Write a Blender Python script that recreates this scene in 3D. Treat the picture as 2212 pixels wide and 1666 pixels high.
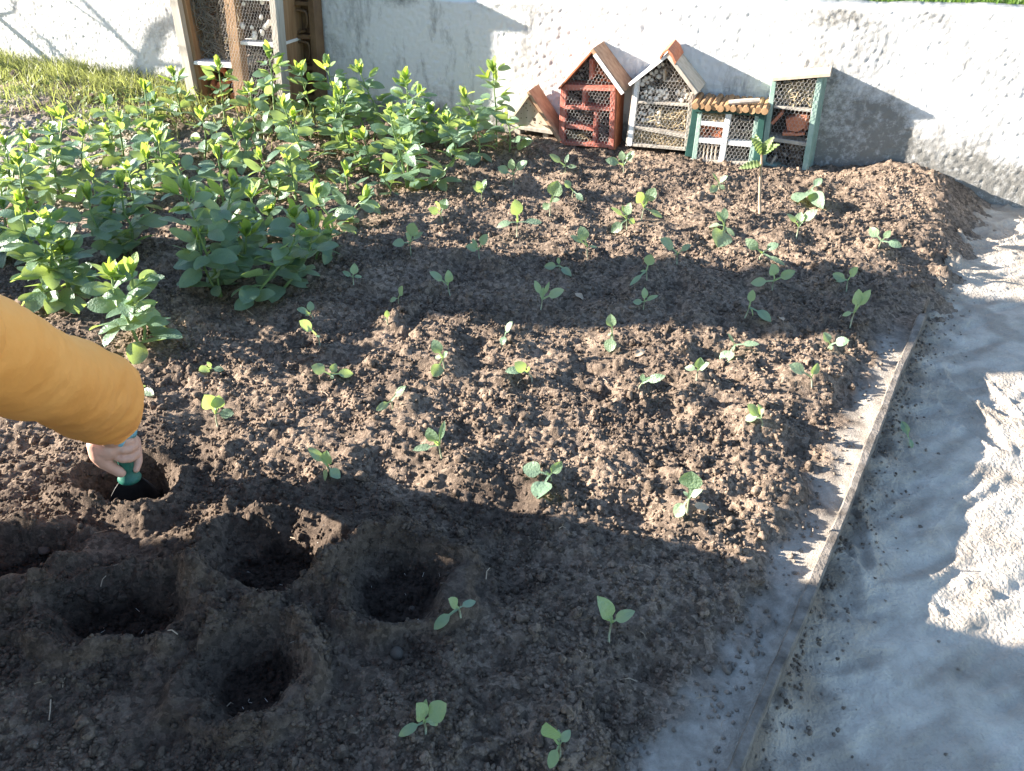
import bpy, bmesh, math, random
import numpy as np
from mathutils import Vector, Matrix

# ------------------------------------------------------------------ scene, camera, light
for o in list(bpy.data.objects):
    bpy.data.objects.remove(o, do_unlink=True)
S = bpy.context.scene
C = S.collection
R = random.Random(11)
H = 1.1                                     # eye height above the bed
F = 1664.0                                  # focal length in photo pixels (2212 wide)
PITCH = math.radians(34.7)
CT, ST = math.cos(PITCH), math.sin(PITCH)
cam = bpy.data.cameras.new('camera')
cam.sensor_width = 36.0
cam.lens = 36.0 * F / 2212.0
cam.clip_start = 0.02
cam.clip_end = 400
co = bpy.data.objects.new('camera', cam)
co.location = (0, 0, H)
co.rotation_euler = (math.radians(90) - PITCH, 0, 0)
C.objects.link(co)
S.camera = co

SUN_AZ = math.radians(-6.0)                 # horizontal travel direction of the light, from +X
SUN_EL = math.radians(19.0)
W = bpy.data.worlds.new('World')
S.world = W
W.use_nodes = True
nt = W.node_tree
sky = nt.nodes.new('ShaderNodeTexSky')
sky.sky_type = 'NISHITA'
sky.sun_disc = False
sky.sun_elevation = SUN_EL
sky.sun_rotation = math.radians(-90) - SUN_AZ
sky.air_density = 1.0
sky.dust_density = 0.3
sky.ozone_density = 1.8
bg = nt.nodes['Background']
nt.links.new(sky.outputs[0], bg.inputs[0])
bg.inputs[1].default_value = 0.08
sun = bpy.data.lights.new('sun', 'SUN')
sun.energy = 5.0
sun.angle = math.radians(0.6)
sun.color = (1.0, 0.91, 0.80)
so = bpy.data.objects.new('sun', sun)
tr = Vector((math.cos(SUN_AZ) * math.cos(SUN_EL), math.sin(SUN_AZ) * math.cos(SUN_EL), -math.sin(SUN_EL)))
so.rotation_euler = tr.to_track_quat('-Z', 'Y').to_euler()
so.location = (-6, 2, 5)
C.objects.link(so)
S.view_settings.view_transform = 'Standard'
S.view_settings.look = 'None'
S.view_settings.gamma = 1.0
S.view_settings.use_curve_mapping = False
S.view_settings.exposure = 2.42

# ------------------------------------------------------------------ photo pixel -> direction / place
def ray(x, y):
    u = (x - 1106.0) / F
    v = (y - 833.0) / F
    return np.array((u, CT - v * ST, -ST - v * CT))

def on_z(x, y, z=0.0):
    d = ray(x, y)
    t = (z - H) / d[2]
    return Vector((d[0] * t, d[1] * t, z))

WS = 0.39                                   # the garden wall: y = WY - WS * x
WY = 3.754
wl = math.hypot(1, WS)
WE = Vector((1 / wl, -WS / wl, 0))          # along the wall
WN = Vector((-WS / wl, -1 / wl, 0))         # out of the wall, to the bed
W0 = Vector((0, WY, 0))

def wp(a, b, c):
    return W0 + WE * a + WN * b + Vector((0, 0, c))

def on_wall(x, y, b=0.0):
    """photo pixel -> (a, c) on the plane standing b in front of the wall"""
    d = Vector(ray(x, y))
    o = Vector((0, 0, H)) - W0
    t = (b - o.dot(WN)) / d.dot(WN)
    p = o + d * t
    return p.dot(WE), p.z

# ------------------------------------------------------------------ noise
def _h(ix, iy, s):
    n = (ix.astype(np.int64) * 374761393 + iy.astype(np.int64) * 668265263 + s * 1442695041) & 0xffffffff
    n = ((n ^ (n >> 13)) * 1274126177) & 0xffffffff
    n = ((n ^ (n >> 16)) * 2246822519) & 0xffffffff
    n = n ^ (n >> 15)
    return (n & 0xffffff).astype(np.float64) / 16777216.0

def vn(x, y, s=0):
    x = np.asarray(x, float); y = np.asarray(y, float)
    ix = np.floor(x); iy = np.floor(y)
    fx = x - ix; fy = y - iy
    ux = fx * fx * fx * (fx * (fx * 6 - 15) + 10)
    uy = fy * fy * fy * (fy * (fy * 6 - 15) + 10)
    def g(dx, dy):
        a = _h(ix + dx, iy + dy, s) * 2 * math.pi
        return np.cos(a) * (fx - dx) + np.sin(a) * (fy - dy)
    return 1.5 * ((g(0, 0) * (1 - ux) + g(1, 0) * ux) * (1 - uy) + (g(0, 1) * (1 - ux) + g(1, 1) * ux) * uy)

def fbm(x, y, s=0, o=4):
    r = 0; a = 1.0
    for k in range(o):
        r = r + a * vn(x * 2 ** k, y * 2 ** k, s + k * 17)
        a *= 0.5
    return r

def domes(x, y, cell, s, keep=1.0, lo=.35, hi=.62):
    x = x / cell; y = y / cell
    ix = np.floor(x); iy = np.floor(y)
    out = np.zeros_like(x)
    for dx in (-1, 0, 1):
        for dy in (-1, 0, 1):
            cx = ix + dx; cy = iy + dy
            px = cx + _h(cx, cy, s); py = cy + _h(cx, cy, s + 1)
            r = lo + (hi - lo) * _h(cx, cy, s + 2)
            an = _h(cx, cy, s + 4) * 6.283
            el = 0.7 + 0.3 * _h(cx, cy, s + 5)
            ex = (x - px) * np.cos(an) + (y - py) * np.sin(an)
            ey = -(x - px) * np.sin(an) + (y - py) * np.cos(an)
            d = (ex / r) ** 2 + (ey / (r * el)) ** 2
            q = np.sqrt(np.maximum(0, 1 - d)) * r * (_h(cx, cy, s + 3) < keep)
            out = np.maximum(out, q)
    return out * cell

def sstep(a, b, x):
    t = np.clip((x - a) / (b - a), 0, 1)
    return t * t * (3 - 2 * t)

# ------------------------------------------------------------------ mesh helpers
def new_mesh(name, V, Fc, smooth=False):
    me = bpy.data.meshes.new(name)
    me.from_pydata([tuple(v) for v in V], [], Fc)
    me.update()
    if smooth:
        me.polygons.foreach_set('use_smooth', [True] * len(me.polygons))
    return me

def fast_mesh(name, V, Q, smooth=True):
    """V (n,3) array, Q (m,k) array of equal sized faces"""
    me = bpy.data.meshes.new(name)
    V = np.ascontiguousarray(V, np.float32); Q = np.ascontiguousarray(Q, np.int32)
    k = Q.shape[1]
    me.vertices.add(len(V)); me.vertices.foreach_set('co', V.ravel())
    me.loops.add(Q.size); me.loops.foreach_set('vertex_index', Q.ravel())
    me.polygons.add(len(Q))
    me.polygons.foreach_set('loop_start', np.arange(0, Q.size, k, dtype=np.int32))
    me.polygons.foreach_set('use_smooth', np.full(len(Q), smooth))
    me.update(calc_edges=True)
    me.validate()
    return me

def obj(name, me, mat=None, parent=None, M=None):
    o = bpy.data.objects.new(name, me)
    C.objects.link(o)
    if mat is not None and me is not None and len(me.materials) == 0:
        me.materials.append(mat)
    if parent is not None:
        o.parent = parent
        root = parent
        off = Vector((0, 0, 0))
        while root is not None:
            off += root.location if root.type == 'EMPTY' else Vector((0, 0, 0))
            root = root.parent
        if parent.type == 'EMPTY':
            o.matrix_parent_inverse = Matrix.Translation(-parent.location)
    if M is not None:
        o.matrix_basis = M
    return o

def tag(o, label, cat, group=None):
    o['label'] = label
    o['category'] = cat
    if group:
        o['group'] = group
    return o

def thing(name, label, cat, loc, group=None):
    o = bpy.data.objects.new(name, None)
    o.empty_display_size = 0.05
    o.location = loc
    C.objects.link(o)
    return tag(o, label, cat, group)

def structure(o):
    o['kind'] = 'structure'
    return o

class MB:
    """collects plain shapes"""
    def __init__(s):
        s.V = []; s.F = []
    def add(s, V, Fc):
        n = len(s.V)
        s.V += [tuple(v) for v in V]
        s.F += [tuple(i + n for i in f) for f in Fc]
    def hexa(s, P):                          # 8 corners: 0-3 one face, 4-7 the opposite
        s.add(P, [(3, 2, 1, 0), (4, 5, 6, 7), (0, 1, 5, 4), (1, 2, 6, 5), (2, 3, 7, 6), (3, 0, 4, 7)])
    def tube(s, pts, rad, n=6, cap=True):
        pts = [Vector(p) for p in pts]
        if not hasattr(rad, '__len__'):
            rad = [rad] * len(pts)
        V = []; Fc = []
        for i, p in enumerate(pts):
            t = (pts[min(i + 1, len(pts) - 1)] - pts[max(i - 1, 0)])
            if t.length < 1e-9:
                t = Vector((0, 0, 1))
            t.normalize()
            up = Vector((0, 0, 1)) if abs(t.z) < .9 else Vector((1, 0, 0))
            a = t.cross(up).normalized(); b = t.cross(a)
            for k in range(n):
                q = 2 * math.pi * k / n
                V.append(p + (a * math.cos(q) + b * math.sin(q)) * rad[i])
        for i in range(len(pts) - 1):
            for k in range(n):
                k2 = (k + 1) % n
                Fc.append((i * n + k, i * n + k2, (i + 1) * n + k2, (i + 1) * n + k))
        if cap:
            Fc.append(tuple(range(n)))
            Fc.append(tuple((len(pts) - 1) * n + k for k in reversed(range(n))))
        s.add(V, Fc)
    def mesh(s, name, smooth=False):
        return new_mesh(name, s.V, s.F, smooth)

_ico = {}
def ico(level):
    if level not in _ico:
        bm = bmesh.new()
        bmesh.ops.create_icosphere(bm, subdivisions=level, radius=1.0)
        bm.verts.ensure_lookup_table()
        _ico[level] = (np.array([v.co for v in bm.verts]), np.array([[v.index for v in f.verts] for f in bm.faces]))
        bm.free()
    return _ico[level]

# ------------------------------------------------------------------ materials
def mat(name, base, rough=.8, noise=None, bump=None, spec=.3, second=None, voro=None, coords='Object'):
    m = bpy.data.materials.new(name)
    m.use_nodes = True
    n = m.node_tree.nodes; l = m.node_tree.links
    b = n['Principled BSDF']
    b.inputs['Roughness'].default_value = rough
    b.inputs['Specular IOR Level'].default_value = spec
    b.inputs['Base Color'].default_value = (*base, 1)
    tc = n.new('ShaderNodeTexCoord')
    if noise or second:
        sc, lo, hi = noise or (30, .35, .65)
        no = n.new('ShaderNodeTexNoise'); no.inputs['Scale'].default_value = sc; no.inputs['Detail'].default_value = 5
        no.inputs['Roughness'].default_value = .62
        l.new(tc.outputs[coords], no.inputs['Vector'])
        r = n.new('ShaderNodeValToRGB')
        r.color_ramp.elements[0].position = lo; r.color_ramp.elements[1].position = hi
        r.color_ramp.elements[0].color = (*base, 1); r.color_ramp.elements[1].color = (*(second or base), 1)
        l.new(no.outputs['Fac'], r.inputs[0]); l.new(r.outputs[0], b.inputs['Base Color'])
    if bump:
        sc, st, dist = bump
        nb = n.new('ShaderNodeTexNoise'); nb.inputs['Scale'].default_value = sc; nb.inputs['Detail'].default_value = 4
        l.new(tc.outputs[coords], nb.inputs['Vector'])
        bu = n.new('ShaderNodeBump'); bu.inputs['Strength'].default_value = st; bu.inputs['Distance'].default_value = dist
        l.new(nb.outputs['Fac'], bu.inputs['Height']); l.new(bu.outputs[0], b.inputs['Normal'])
    return m

def wood(name, c1, c2, axis='Z', sc=60, rough=.75):
    m = mat(name, c1, rough)
    n = m.node_tree.nodes; l = m.node_tree.links
    b = n['Principled BSDF']
    tc = n.new('ShaderNodeTexCoord'); mp = n.new('ShaderNodeMapping')
    k = {'X': 0, 'Y': 1, 'Z': 2}[axis]
    s = [sc, sc, sc]; s[k] = sc * .06
    mp.inputs['Scale'].default_value = s
    no = n.new('ShaderNodeTexNoise'); no.inputs['Scale'].default_value = 1.0; no.inputs['Detail'].default_value = 6
    r = n.new('ShaderNodeValToRGB')
    r.color_ramp.elements[0].position = .3; r.color_ramp.elements[1].position = .7
    r.color_ramp.elements[0].color = (*c1, 1); r.color_ramp.elements[1].color = (*c2, 1)
    l.new(tc.outputs['Object'], mp.inputs[0]); l.new(mp.outputs[0], no.inputs['Vector'])
    l.new(no.outputs['Fac'], r.inputs[0]); l.new(r.outputs[0], b.inputs['Base Color'])
    bu = n.new('ShaderNodeBump'); bu.inputs['Strength'].default_value = .4; bu.inputs['Distance'].default_value = .002
    l.new(no.outputs['Fac'], bu.inputs['Height']); l.new(bu.outputs[0], b.inputs['Normal'])
    return m

def leafmat(name, c1, c2, trans, fac=.4, rough=.42, spec=.5):
    m = bpy.data.materials.new(name)
    m.use_nodes = True
    n = m.node_tree.nodes; l = m.node_tree.links
    b = n['Principled BSDF']; b.inputs['Roughness'].default_value = rough
    b.inputs['Specular IOR Level'].default_value = spec
    oi = n.new('ShaderNodeObjectInfo')
    tc = n.new('ShaderNodeTexCoord')
    no = n.new('ShaderNodeTexNoise'); no.inputs['Scale'].default_value = 5; no.inputs['Detail'].default_value = 4
    l.new(tc.outputs['Object'], no.inputs['Vector'])
    ad = n.new('ShaderNodeMath'); ad.operation = 'MULTIPLY_ADD'; ad.inputs[1].default_value = .7
    l.new(oi.outputs['Random'], ad.inputs[0])
    sb = n.new('ShaderNodeMath'); sb.operation = 'SUBTRACT'; sb.inputs[1].default_value = .35
    l.new(no.outputs['Fac'], sb.inputs[0]); l.new(sb.outputs[0], ad.inputs[2])
    mx = n.new('ShaderNodeMix'); mx.data_type = 'RGBA'
    mx.inputs[6].default_value = (*c1, 1); mx.inputs[7].default_value = (*c2, 1)
    l.new(ad.outputs[0], mx.inputs[0])
    l.new(mx.outputs[2], b.inputs['Base Color'])
    t = n.new('ShaderNodeBsdfTranslucent'); t.inputs[0].default_value = (*trans, 1)
    ms = n.new('ShaderNodeMixShader'); ms.inputs[0].default_value = fac
    l.new(b.outputs[0], ms.inputs[1]); l.new(t.outputs[0], ms.inputs[2])
    l.new(ms.outputs[0], n['Material Output'].inputs[0])
    # veins
    wv = n.new('ShaderNodeTexNoise'); wv.inputs['Scale'].default_value = 14; wv.inputs['Detail'].default_value = 3
    l.new(tc.outputs['Object'], wv.inputs['Vector'])
    bu = n.new('ShaderNodeBump'); bu.inputs['Strength'].default_value = .25; bu.inputs['Distance'].default_value = .1
    l.new(wv.outputs['Fac'], bu.inputs['Height']); l.new(bu.outputs[0], b.inputs['Normal'])
    return m

def soil_material():
    m = bpy.data.materials.new('garden_soil')
    m.use_nodes = True
    n = m.node_tree.nodes; l = m.node_tree.links
    b = n['Principled BSDF']; b.inputs['Roughness'].default_value = .95; b.inputs['Specular IOR Level'].default_value = .12
    tc = n.new('ShaderNodeTexCoord')
    def noise(sc, det=5, ro=.6):
        q = n.new('ShaderNodeTexNoise'); q.inputs['Scale'].default_value = sc; q.inputs['Detail'].default_value = det
        q.inputs['Roughness'].default_value = ro
        l.new(tc.outputs['Object'], q.inputs['Vector']); return q
    def ramp(src, p0, c0, p1, c1):
        r = n.new('ShaderNodeValToRGB')
        r.color_ramp.elements[0].position = p0; r.color_ramp.elements[1].position = p1
        r.color_ramp.elements[0].color = (*c0, 1); r.color_ramp.elements[1].color = (*c1, 1)
        l.new(src, r.inputs[0]); return r
    def mix(fac, a, bb, blend='MIX'):
        x = n.new('ShaderNodeMix'); x.data_type = 'RGBA'; x.blend_type = blend
        if hasattr(fac, 'links'): l.new(fac, x.inputs[0])
        else: x.inputs[0].default_value = fac
        l.new(a, x.inputs[6]); l.new(bb, x.inputs[7]); return x.outputs[2]
    big = ramp(noise(4.5).outputs['Fac'], .35, (.172, .139, .113), .68, (.295, .236, .187))
    fine = ramp(noise(170, 4, .7).outputs['Fac'], .3, (.55, .52, .50), .72, (1.25, 1.2, 1.15))
    col = mix(1.0, big.outputs[0], fine.outputs[0], 'MULTIPLY')
    vc = n.new('ShaderNodeTexVoronoi'); vc.inputs['Scale'].default_value = 95
    l.new(tc.outputs['Object'], vc.inputs['Vector'])
    bw = n.new('ShaderNodeRGBToBW'); l.new(vc.outputs['Color'], bw.inputs[0])
    crumb = ramp(bw.outputs[0], .25, (.60, .59, .58), .75, (1.3, 1.28, 1.25))
    col = mix(1.0, col, crumb.outputs[0], 'MULTIPLY')
    # pale specks of perlite and grit
    vo = n.new('ShaderNodeTexVoronoi'); vo.inputs['Scale'].default_value = 110; vo.inputs['Randomness'].default_value = 1
    l.new(tc.outputs['Object'], vo.inputs['Vector'])
    sp = ramp(vo.outputs['Distance'], .05, (1, 1, 1), .09, (0, 0, 0))
    no2 = ramp(noise(23, 2).outputs['Fac'], .62, (0, 0, 0), .66, (1, 1, 1))
    spm = mix(1.0, sp.outputs[0], no2.outputs[0], 'MULTIPLY')
    pale = n.new('ShaderNodeRGB'); pale.outputs[0].default_value = (.45, .42, .38, 1)
    col = mix(spm, col, pale.outputs[0])
    # dry pale sand and black compost; compost also carries the painted foreground shade
    at = n.new('ShaderNodeAttribute'); at.attribute_name = 'sand'
    sandc = ramp(noise(60, 5).outputs['Fac'], .3, (.32, .285, .24), .7, (.50, .45, .39))
    col = mix(at.outputs['Fac'], col, sandc.outputs[0])
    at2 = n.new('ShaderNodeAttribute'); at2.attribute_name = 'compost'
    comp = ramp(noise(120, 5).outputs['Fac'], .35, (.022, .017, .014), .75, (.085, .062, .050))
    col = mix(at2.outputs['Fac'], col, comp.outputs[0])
    l.new(col, b.inputs['Base Color'])
    nb = noise(260, 4, .7)
    bu = n.new('ShaderNodeBump'); bu.inputs['Strength'].default_value = 1.0; bu.inputs['Distance'].default_value = .006
    l.new(nb.outputs['Fac'], bu.inputs['Height']); l.new(bu.outputs[0], b.inputs['Normal'])
    return m

M_SOIL = soil_material()
M = {}
M['path'] = mat('trodden_sand', (.38, .33, .27), .92, (11, .32, .7), (130, 1.0, .008), .12, (.60, .535, .45))
M['board_edge'] = wood('weathered_edging', (.20, .175, .15), (.36, .33, .29), 'Y', 30)
M['red'] = mat('red_paint', (.36, .095, .065), .65, (45, .3, .7), (120, .4, .002), .25, (.52, .21, .155))
M['whitewood'] = mat('white_paint', (.74, .73, .71), .6, (30, .3, .7), (90, .3, .002), .3, (.86, .85, .83))
M['greenpaint'] = mat('pale_green_paint', (.20, .31, .26), .6, (25, .3, .7), (80, .3, .002), .3, (.36, .46, .40))
M['darkgreen'] = mat('dark_green_paint', (.012, .045, .04), .45, (25, .3, .7), None, .4, (.03, .09, .075))
M['wire'] = mat('galvanised_wire', (.34, .33, .32), .5, None, None, .5)
M['dark'] = mat('dark_back_panel', (.035, .027, .022), .9, (30, .3, .7), None, .1, (.07, .055, .045))
M['straw'] = mat('dry_straw', (.34, .26, .15), .8, (30, .3, .7), None, .2, (.52, .42, .27))
M['hay'] = mat('grey_hay', (.13, .12, .10), .9, (30, .3, .7), None, .2, (.24, .22, .18))
M['bark'] = mat('bark_chips', (.15, .115, .09), .9, (60, .3, .7), (150, .5, .003), .2, (.45, .39, .33))
M['cone'] = mat('pine_cones', (.14, .10, .075), .85, (60, .3, .7), (150, .5, .003), .2, (.30, .23, .18))
M['shell'] = mat('snail_shells', (.62, .57, .50), .5, (40, .3, .7), None, .4, (.80, .77, .72))
M['brick'] = mat('red_brick', (.42, .14, .075), .9, (70, .3, .7), (180, .5, .003), .2, (.56, .23, .13))
M['roofwood'] = wood('roof_boards', (.26, .15, .09), (.42, .27, .17), 'Z', 45)
M['palewood'] = wood('pale_boards', (.40, .33, .25), (.56, .48, .38), 'Z', 45)
M['greywood'] = wood('grey_boards', (.30, .265, .225), (.50, .45, .38), 'Z', 50)
M['rust'] = mat('rust_painted_wood', (.30, .095, .045), .8, (30, .3, .7), (80, .4, .003), .2, (.42, .17, .09))
M['brownwood'] = wood('brown_timber', (.22, .125, .06), (.36, .22, .12), 'Z', 50)
M['log'] = mat('cut_log_ends', (.20, .115, .06), .8, (50, .3, .7), None, .2, (.38, .24, .13))
M['crate'] = mat('brown_crate', (.10, .058, .03), .6, (12, .3, .7), None, .3, (.18, .11, .06))
M['bean'] = leafmat('broad_bean_leaf', (.11, .20, .145), (.20, .30, .20), (.42, .55, .12), .40, .32, .55)
M['beantip'] = leafmat('broad_bean_young_leaf', (.14, .26, .07), (.22, .34, .10), (.50, .64, .08), .5)
M['beanstem'] = leafmat('broad_bean_stem', (.16, .26, .09), (.22, .32, .12), (.3, .4, .08), .2)
M['seed'] = leafmat('cabbage_leaf', (.19, .30, .21), (.30, .40, .26), (.44, .58, .12), .40, .30)
M['seedstem'] = leafmat('cabbage_stem', (.30, .36, .24), (.40, .42, .30), (.4, .45, .2), .2)
M['grass'] = leafmat('grass_blades', (.15, .18, .06), (.30, .31, .14), (.38, .42, .12), .42, .5)
M['weed'] = leafmat('weed_leaves', (.10, .17, .05), (.20, .26, .09), (.36, .42, .09), .42, .5)
M['bark_stem'] = mat('sapling_bark', (.34, .24, .16), .8, (80, .3, .7), None, .2, (.46, .35, .25))
M['drytwig'] = mat('dry_leaf', (.30, .22, .15), .8, (30, .3, .7), None, .2, (.44, .35, .26))
M['skin'] = mat('skin', (.50, .29, .21), .5, (20, .35, .65), (220, .15, .002), .4, (.58, .35, .27))
M['jacket'] = mat('orange_jacket', (.86, .36, .085), .62, (9, .3, .7), (22, .35, .014), .3, (.92, .42, .115))
M['cuff'] = mat('blue_cuff', (.16, .42, .55), .8, (60, .3, .7), None, .2, (.22, .50, .62))
M['denim'] = mat('dark_trousers', (.035, .05, .09), .85, (120, .3, .7), None, .2, (.06, .08, .13))
M['boot'] = mat('rubber_boots', (.03, .06, .05), .4, None, None, .5)
M['hair'] = mat('brown_hair', (.06, .035, .02), .6, (60, .3, .7), None, .3, (.12, .075, .045))
M['eye'] = mat('eyes', (.03, .02, .015), .2, None, None, .5)
M['handle'] = mat('green_plastic_handle', (.010, .085, .060), .45, (40, .35, .65), (60, .2, .003), .4, (.022, .15, .11))
M['steel'] = mat('black_trowel_blade', (.012, .012, .014), .55, (40, .4, .75), None, .4, (.035, .034, .034))
M['crumb'] = M_SOIL
M['stone'] = mat('pale_stones', (.10, .085, .072), .92, (60, .3, .7), (90, .8, .006), .1, (.22, .19, .165))

def wall_material():
    m = mat('rough_render', (.72, .71, .69), .92, None, None, .15)
    n = m.node_tree.nodes; l = m.node_tree.links; b = n['Principled BSDF']
    tc = n.new('ShaderNodeTexCoord')
    def noise(sc, det=6, v=None, ro=.6):
        q = n.new('ShaderNodeTexNoise'); q.inputs['Scale'].default_value = sc; q.inputs['Detail'].default_value = det
        q.inputs['Roughness'].default_value = ro
        l.new(v or tc.outputs['Object'], q.inputs['Vector']); return q
    mp = n.new('ShaderNodeMapping'); mp.inputs['Scale'].default_value = (1, 1, .35)
    l.new(tc.outputs['Object'], mp.inputs[0])
    a = noise(9, 8, mp.outputs[0], .72)
    r = n.new('ShaderNodeValToRGB')
    r.color_ramp.elements[0].position = .33; r.color_ramp.elements[0].color = (.30, .295, .285, 1)
    r.color_ramp.elements[1].position = .47; r.color_ramp.elements[1].color = (.60, .595, .58, 1)
    l.new(a.outputs['Fac'], r.inputs[0])
    # grime creeps up from the foot and down from the coping
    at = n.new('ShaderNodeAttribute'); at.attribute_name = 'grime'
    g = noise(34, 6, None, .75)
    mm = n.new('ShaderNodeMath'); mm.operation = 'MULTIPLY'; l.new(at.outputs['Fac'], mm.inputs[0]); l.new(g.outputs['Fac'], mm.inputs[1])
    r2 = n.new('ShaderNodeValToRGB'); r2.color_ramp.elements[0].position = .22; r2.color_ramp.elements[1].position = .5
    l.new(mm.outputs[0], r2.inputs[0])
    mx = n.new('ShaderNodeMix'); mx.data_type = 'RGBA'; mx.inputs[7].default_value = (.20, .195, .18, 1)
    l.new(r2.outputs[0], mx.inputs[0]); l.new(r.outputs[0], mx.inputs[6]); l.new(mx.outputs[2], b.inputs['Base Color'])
    nb = noise(210, 5)
    bu = n.new('ShaderNodeBump'); bu.inputs['Strength'].default_value = .75; bu.inputs['Distance'].default_value = .004
    l.new(nb.outputs['Fac'], bu.inputs['Height']); l.new(bu.outputs[0], b.inputs['Normal'])
    return m
M['wall'] = wall_material()

# ------------------------------------------------------------------ the ground
E0 = on_z(2005, 650); E1 = on_z(1590, 1666)           # edging, far and near end
ED = (E0 - E1).normalized(); EN = Vector((ED.y, -ED.x, 0))   # EN points to the path
E1 = E1 - ED * 0.9
ELEN = (E0 - E1).length
PATH_Z = -0.083

def edge_dist(x, y):
    return (x - E1.x) * EN.x + (y - E1.y) * EN.y       # >0 on the path side
def edge_along(x, y):
    return (x - E1.x) * ED.x + (y - E1.y) * ED.y
def wall_dist(x, y):
    return (x - W0.x) * WN.x + (y - W0.y) * WN.y       # >0 in front of the wall

HOLES = []                                             # (x, y, rx, ry, depth)
for (px, py, rw, rh, dep) in [(292, 1082, 96, 44, .075), (262, 1352, 142, 68, .044), (555, 1486, 108, 88, .046),
                              (590, 1232, 118, 70, .042), (868, 1292, 112, 72, .040), (30, 1236, 120, 58, .048)]:
    c = on_z(px, py, -dep * .6)
    l_ = on_z(px - rw, py, -dep * .6); n_ = on_z(px, py + rh, -dep * .6); f_ = on_z(px, py - rh, -dep * .6)
    HOLES.append((c.x, (n_.y + f_.y) / 2, abs(c.x - l_.x), abs(f_.y - n_.y) / 2, dep))

MOUNDS = []                                            # filled once the seedlings are listed
def soil_height(x, y, detail=True):
    z = .018 * fbm(x / .55, y / .55, 3, 3) + .013 * fbm(x / .16, y / .16, 9, 2)
    # finger drag marks across the loose earth
    wv = vn(x / .35, y / .35, 31) * 1.6
    z = z + .0065 * vn(x / .09 + wv, y / .035 + wv, 33)
    rd = .5 - np.abs(vn(x / .20 + .6 * vn(x / .3, y / .3, 37), y / .085 + x / .25, 39)) * 1.6   # ridges left by the rake
    z = z + .012 * rd * sstep(.6, 1.2, y)
    for (hx, hy, rx, ry, dep) in HOLES:
        wob = 1 + .20 * vn(np.arctan2(y - hy, x - hx) * 1.1 + hx * 9, hx * 3 + 0 * x, 77) + .15 * vn(x / .05, y / .05, 71)
        d = np.sqrt(((x - hx) / rx) ** 2 + ((y - hy) / ry) ** 2) / wob
        z = z + (.030 + .022 * vn(x / .06, y / .06, 73)) * np.exp(-((d - 1.32) / .27) ** 2)
        z = z - dep * (1 - sstep(.58, 1.18, d))
    for (mx, my, r, hgt) in MOUNDS:
        d2 = ((x - mx) ** 2 + (y - my) ** 2) / (r * r)
        near = d2 < 9
        if near.any():
            z[near] += hgt * np.exp(-d2[near])
    wd = wall_dist(x, y)
    # heap of earth left against the wall near the path, slight fall to the hotels
    hp = on_z(1935, 425, .02)
    z = z + .075 * np.exp(-(((x - hp.x) * WE.x + (y - hp.y) * WE.y) / .17) ** 2 - ((wd - .10) / .12) ** 2)
    hp = on_z(1780, 470, .0)
    z = z + .03 * np.exp(-(((x - hp.x) * WE.x + (y - hp.y) * WE.y) / .4) ** 2 - ((wd - .3) / .12) ** 2)
    # grass bank rises a little at the far left
    z = z + .05 * sstep(-1.2, -2.6, x) * sstep(2.6, 4.2, y)
    # falls away to the edging, spills over beyond its far end
    ed = edge_dist(x, y); al = edge_along(x, y)
    strip = .034 + .040 * vn(al / .16, 0 * al + 4, 51) + .062 * sstep(1.35, .7, al) + .03 * vn(x / .045, y / .045, 52)
    fall = sstep(-strip, -strip - .10, ed)
    inside = np.where(ed > 0, PATH_Z - .05, z * fall + (-.022 + .006 * vn(x / .07, y / .07, 55)) * (1 - fall))
    sp_ = .06 * vn(al / .12, 0 * al + 2, 83)
    beyond = z * (1 - sstep(-.12 + sp_, .20 + sp_, ed)) + (PATH_Z - .02) * sstep(-.12 + sp_, .20 + sp_, ed)
    k = sstep(ELEN - .12, ELEN + .12, al)
    z = inside * (1 - k) + beyond * k
    loose = np.clip(fall * (1 - k) + k, 0.12, 1)
    if detail:
        soft = .75 + .5 * vn(x / .4, y / .4, 91)
        hole = np.zeros_like(x)
        for (hx, hy, rx, ry, dep) in HOLES:
            d = np.sqrt(((x - hx) / rx) ** 2 + ((y - hy) / ry) ** 2)
            hole = np.maximum(hole, 1 - sstep(.6, 1.0, d))
        patch = sstep(-.35, .35, vn(x / .22, y / .22, 241))       # cloddy here, finely raked there
        cl = (.55 * domes(x, y, .070, 201, .16, .22, .45) + .45 * domes(x, y, .030, 211, .42) * (.3 + .9 * patch)
              + .55 * domes(x, y, .0165, 221, .75) * (.6 + .5 * patch) + .90 * domes(x + .003, y, .0115, 231, .78)
              + .0036 * fbm(x / .034, y / .034, 245, 3) + .0045)
        cl = cl * (1 - .35 * hole)
        z = z + (cl - .006) * loose * np.clip(soft, .35, 1.3)
    return z

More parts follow.
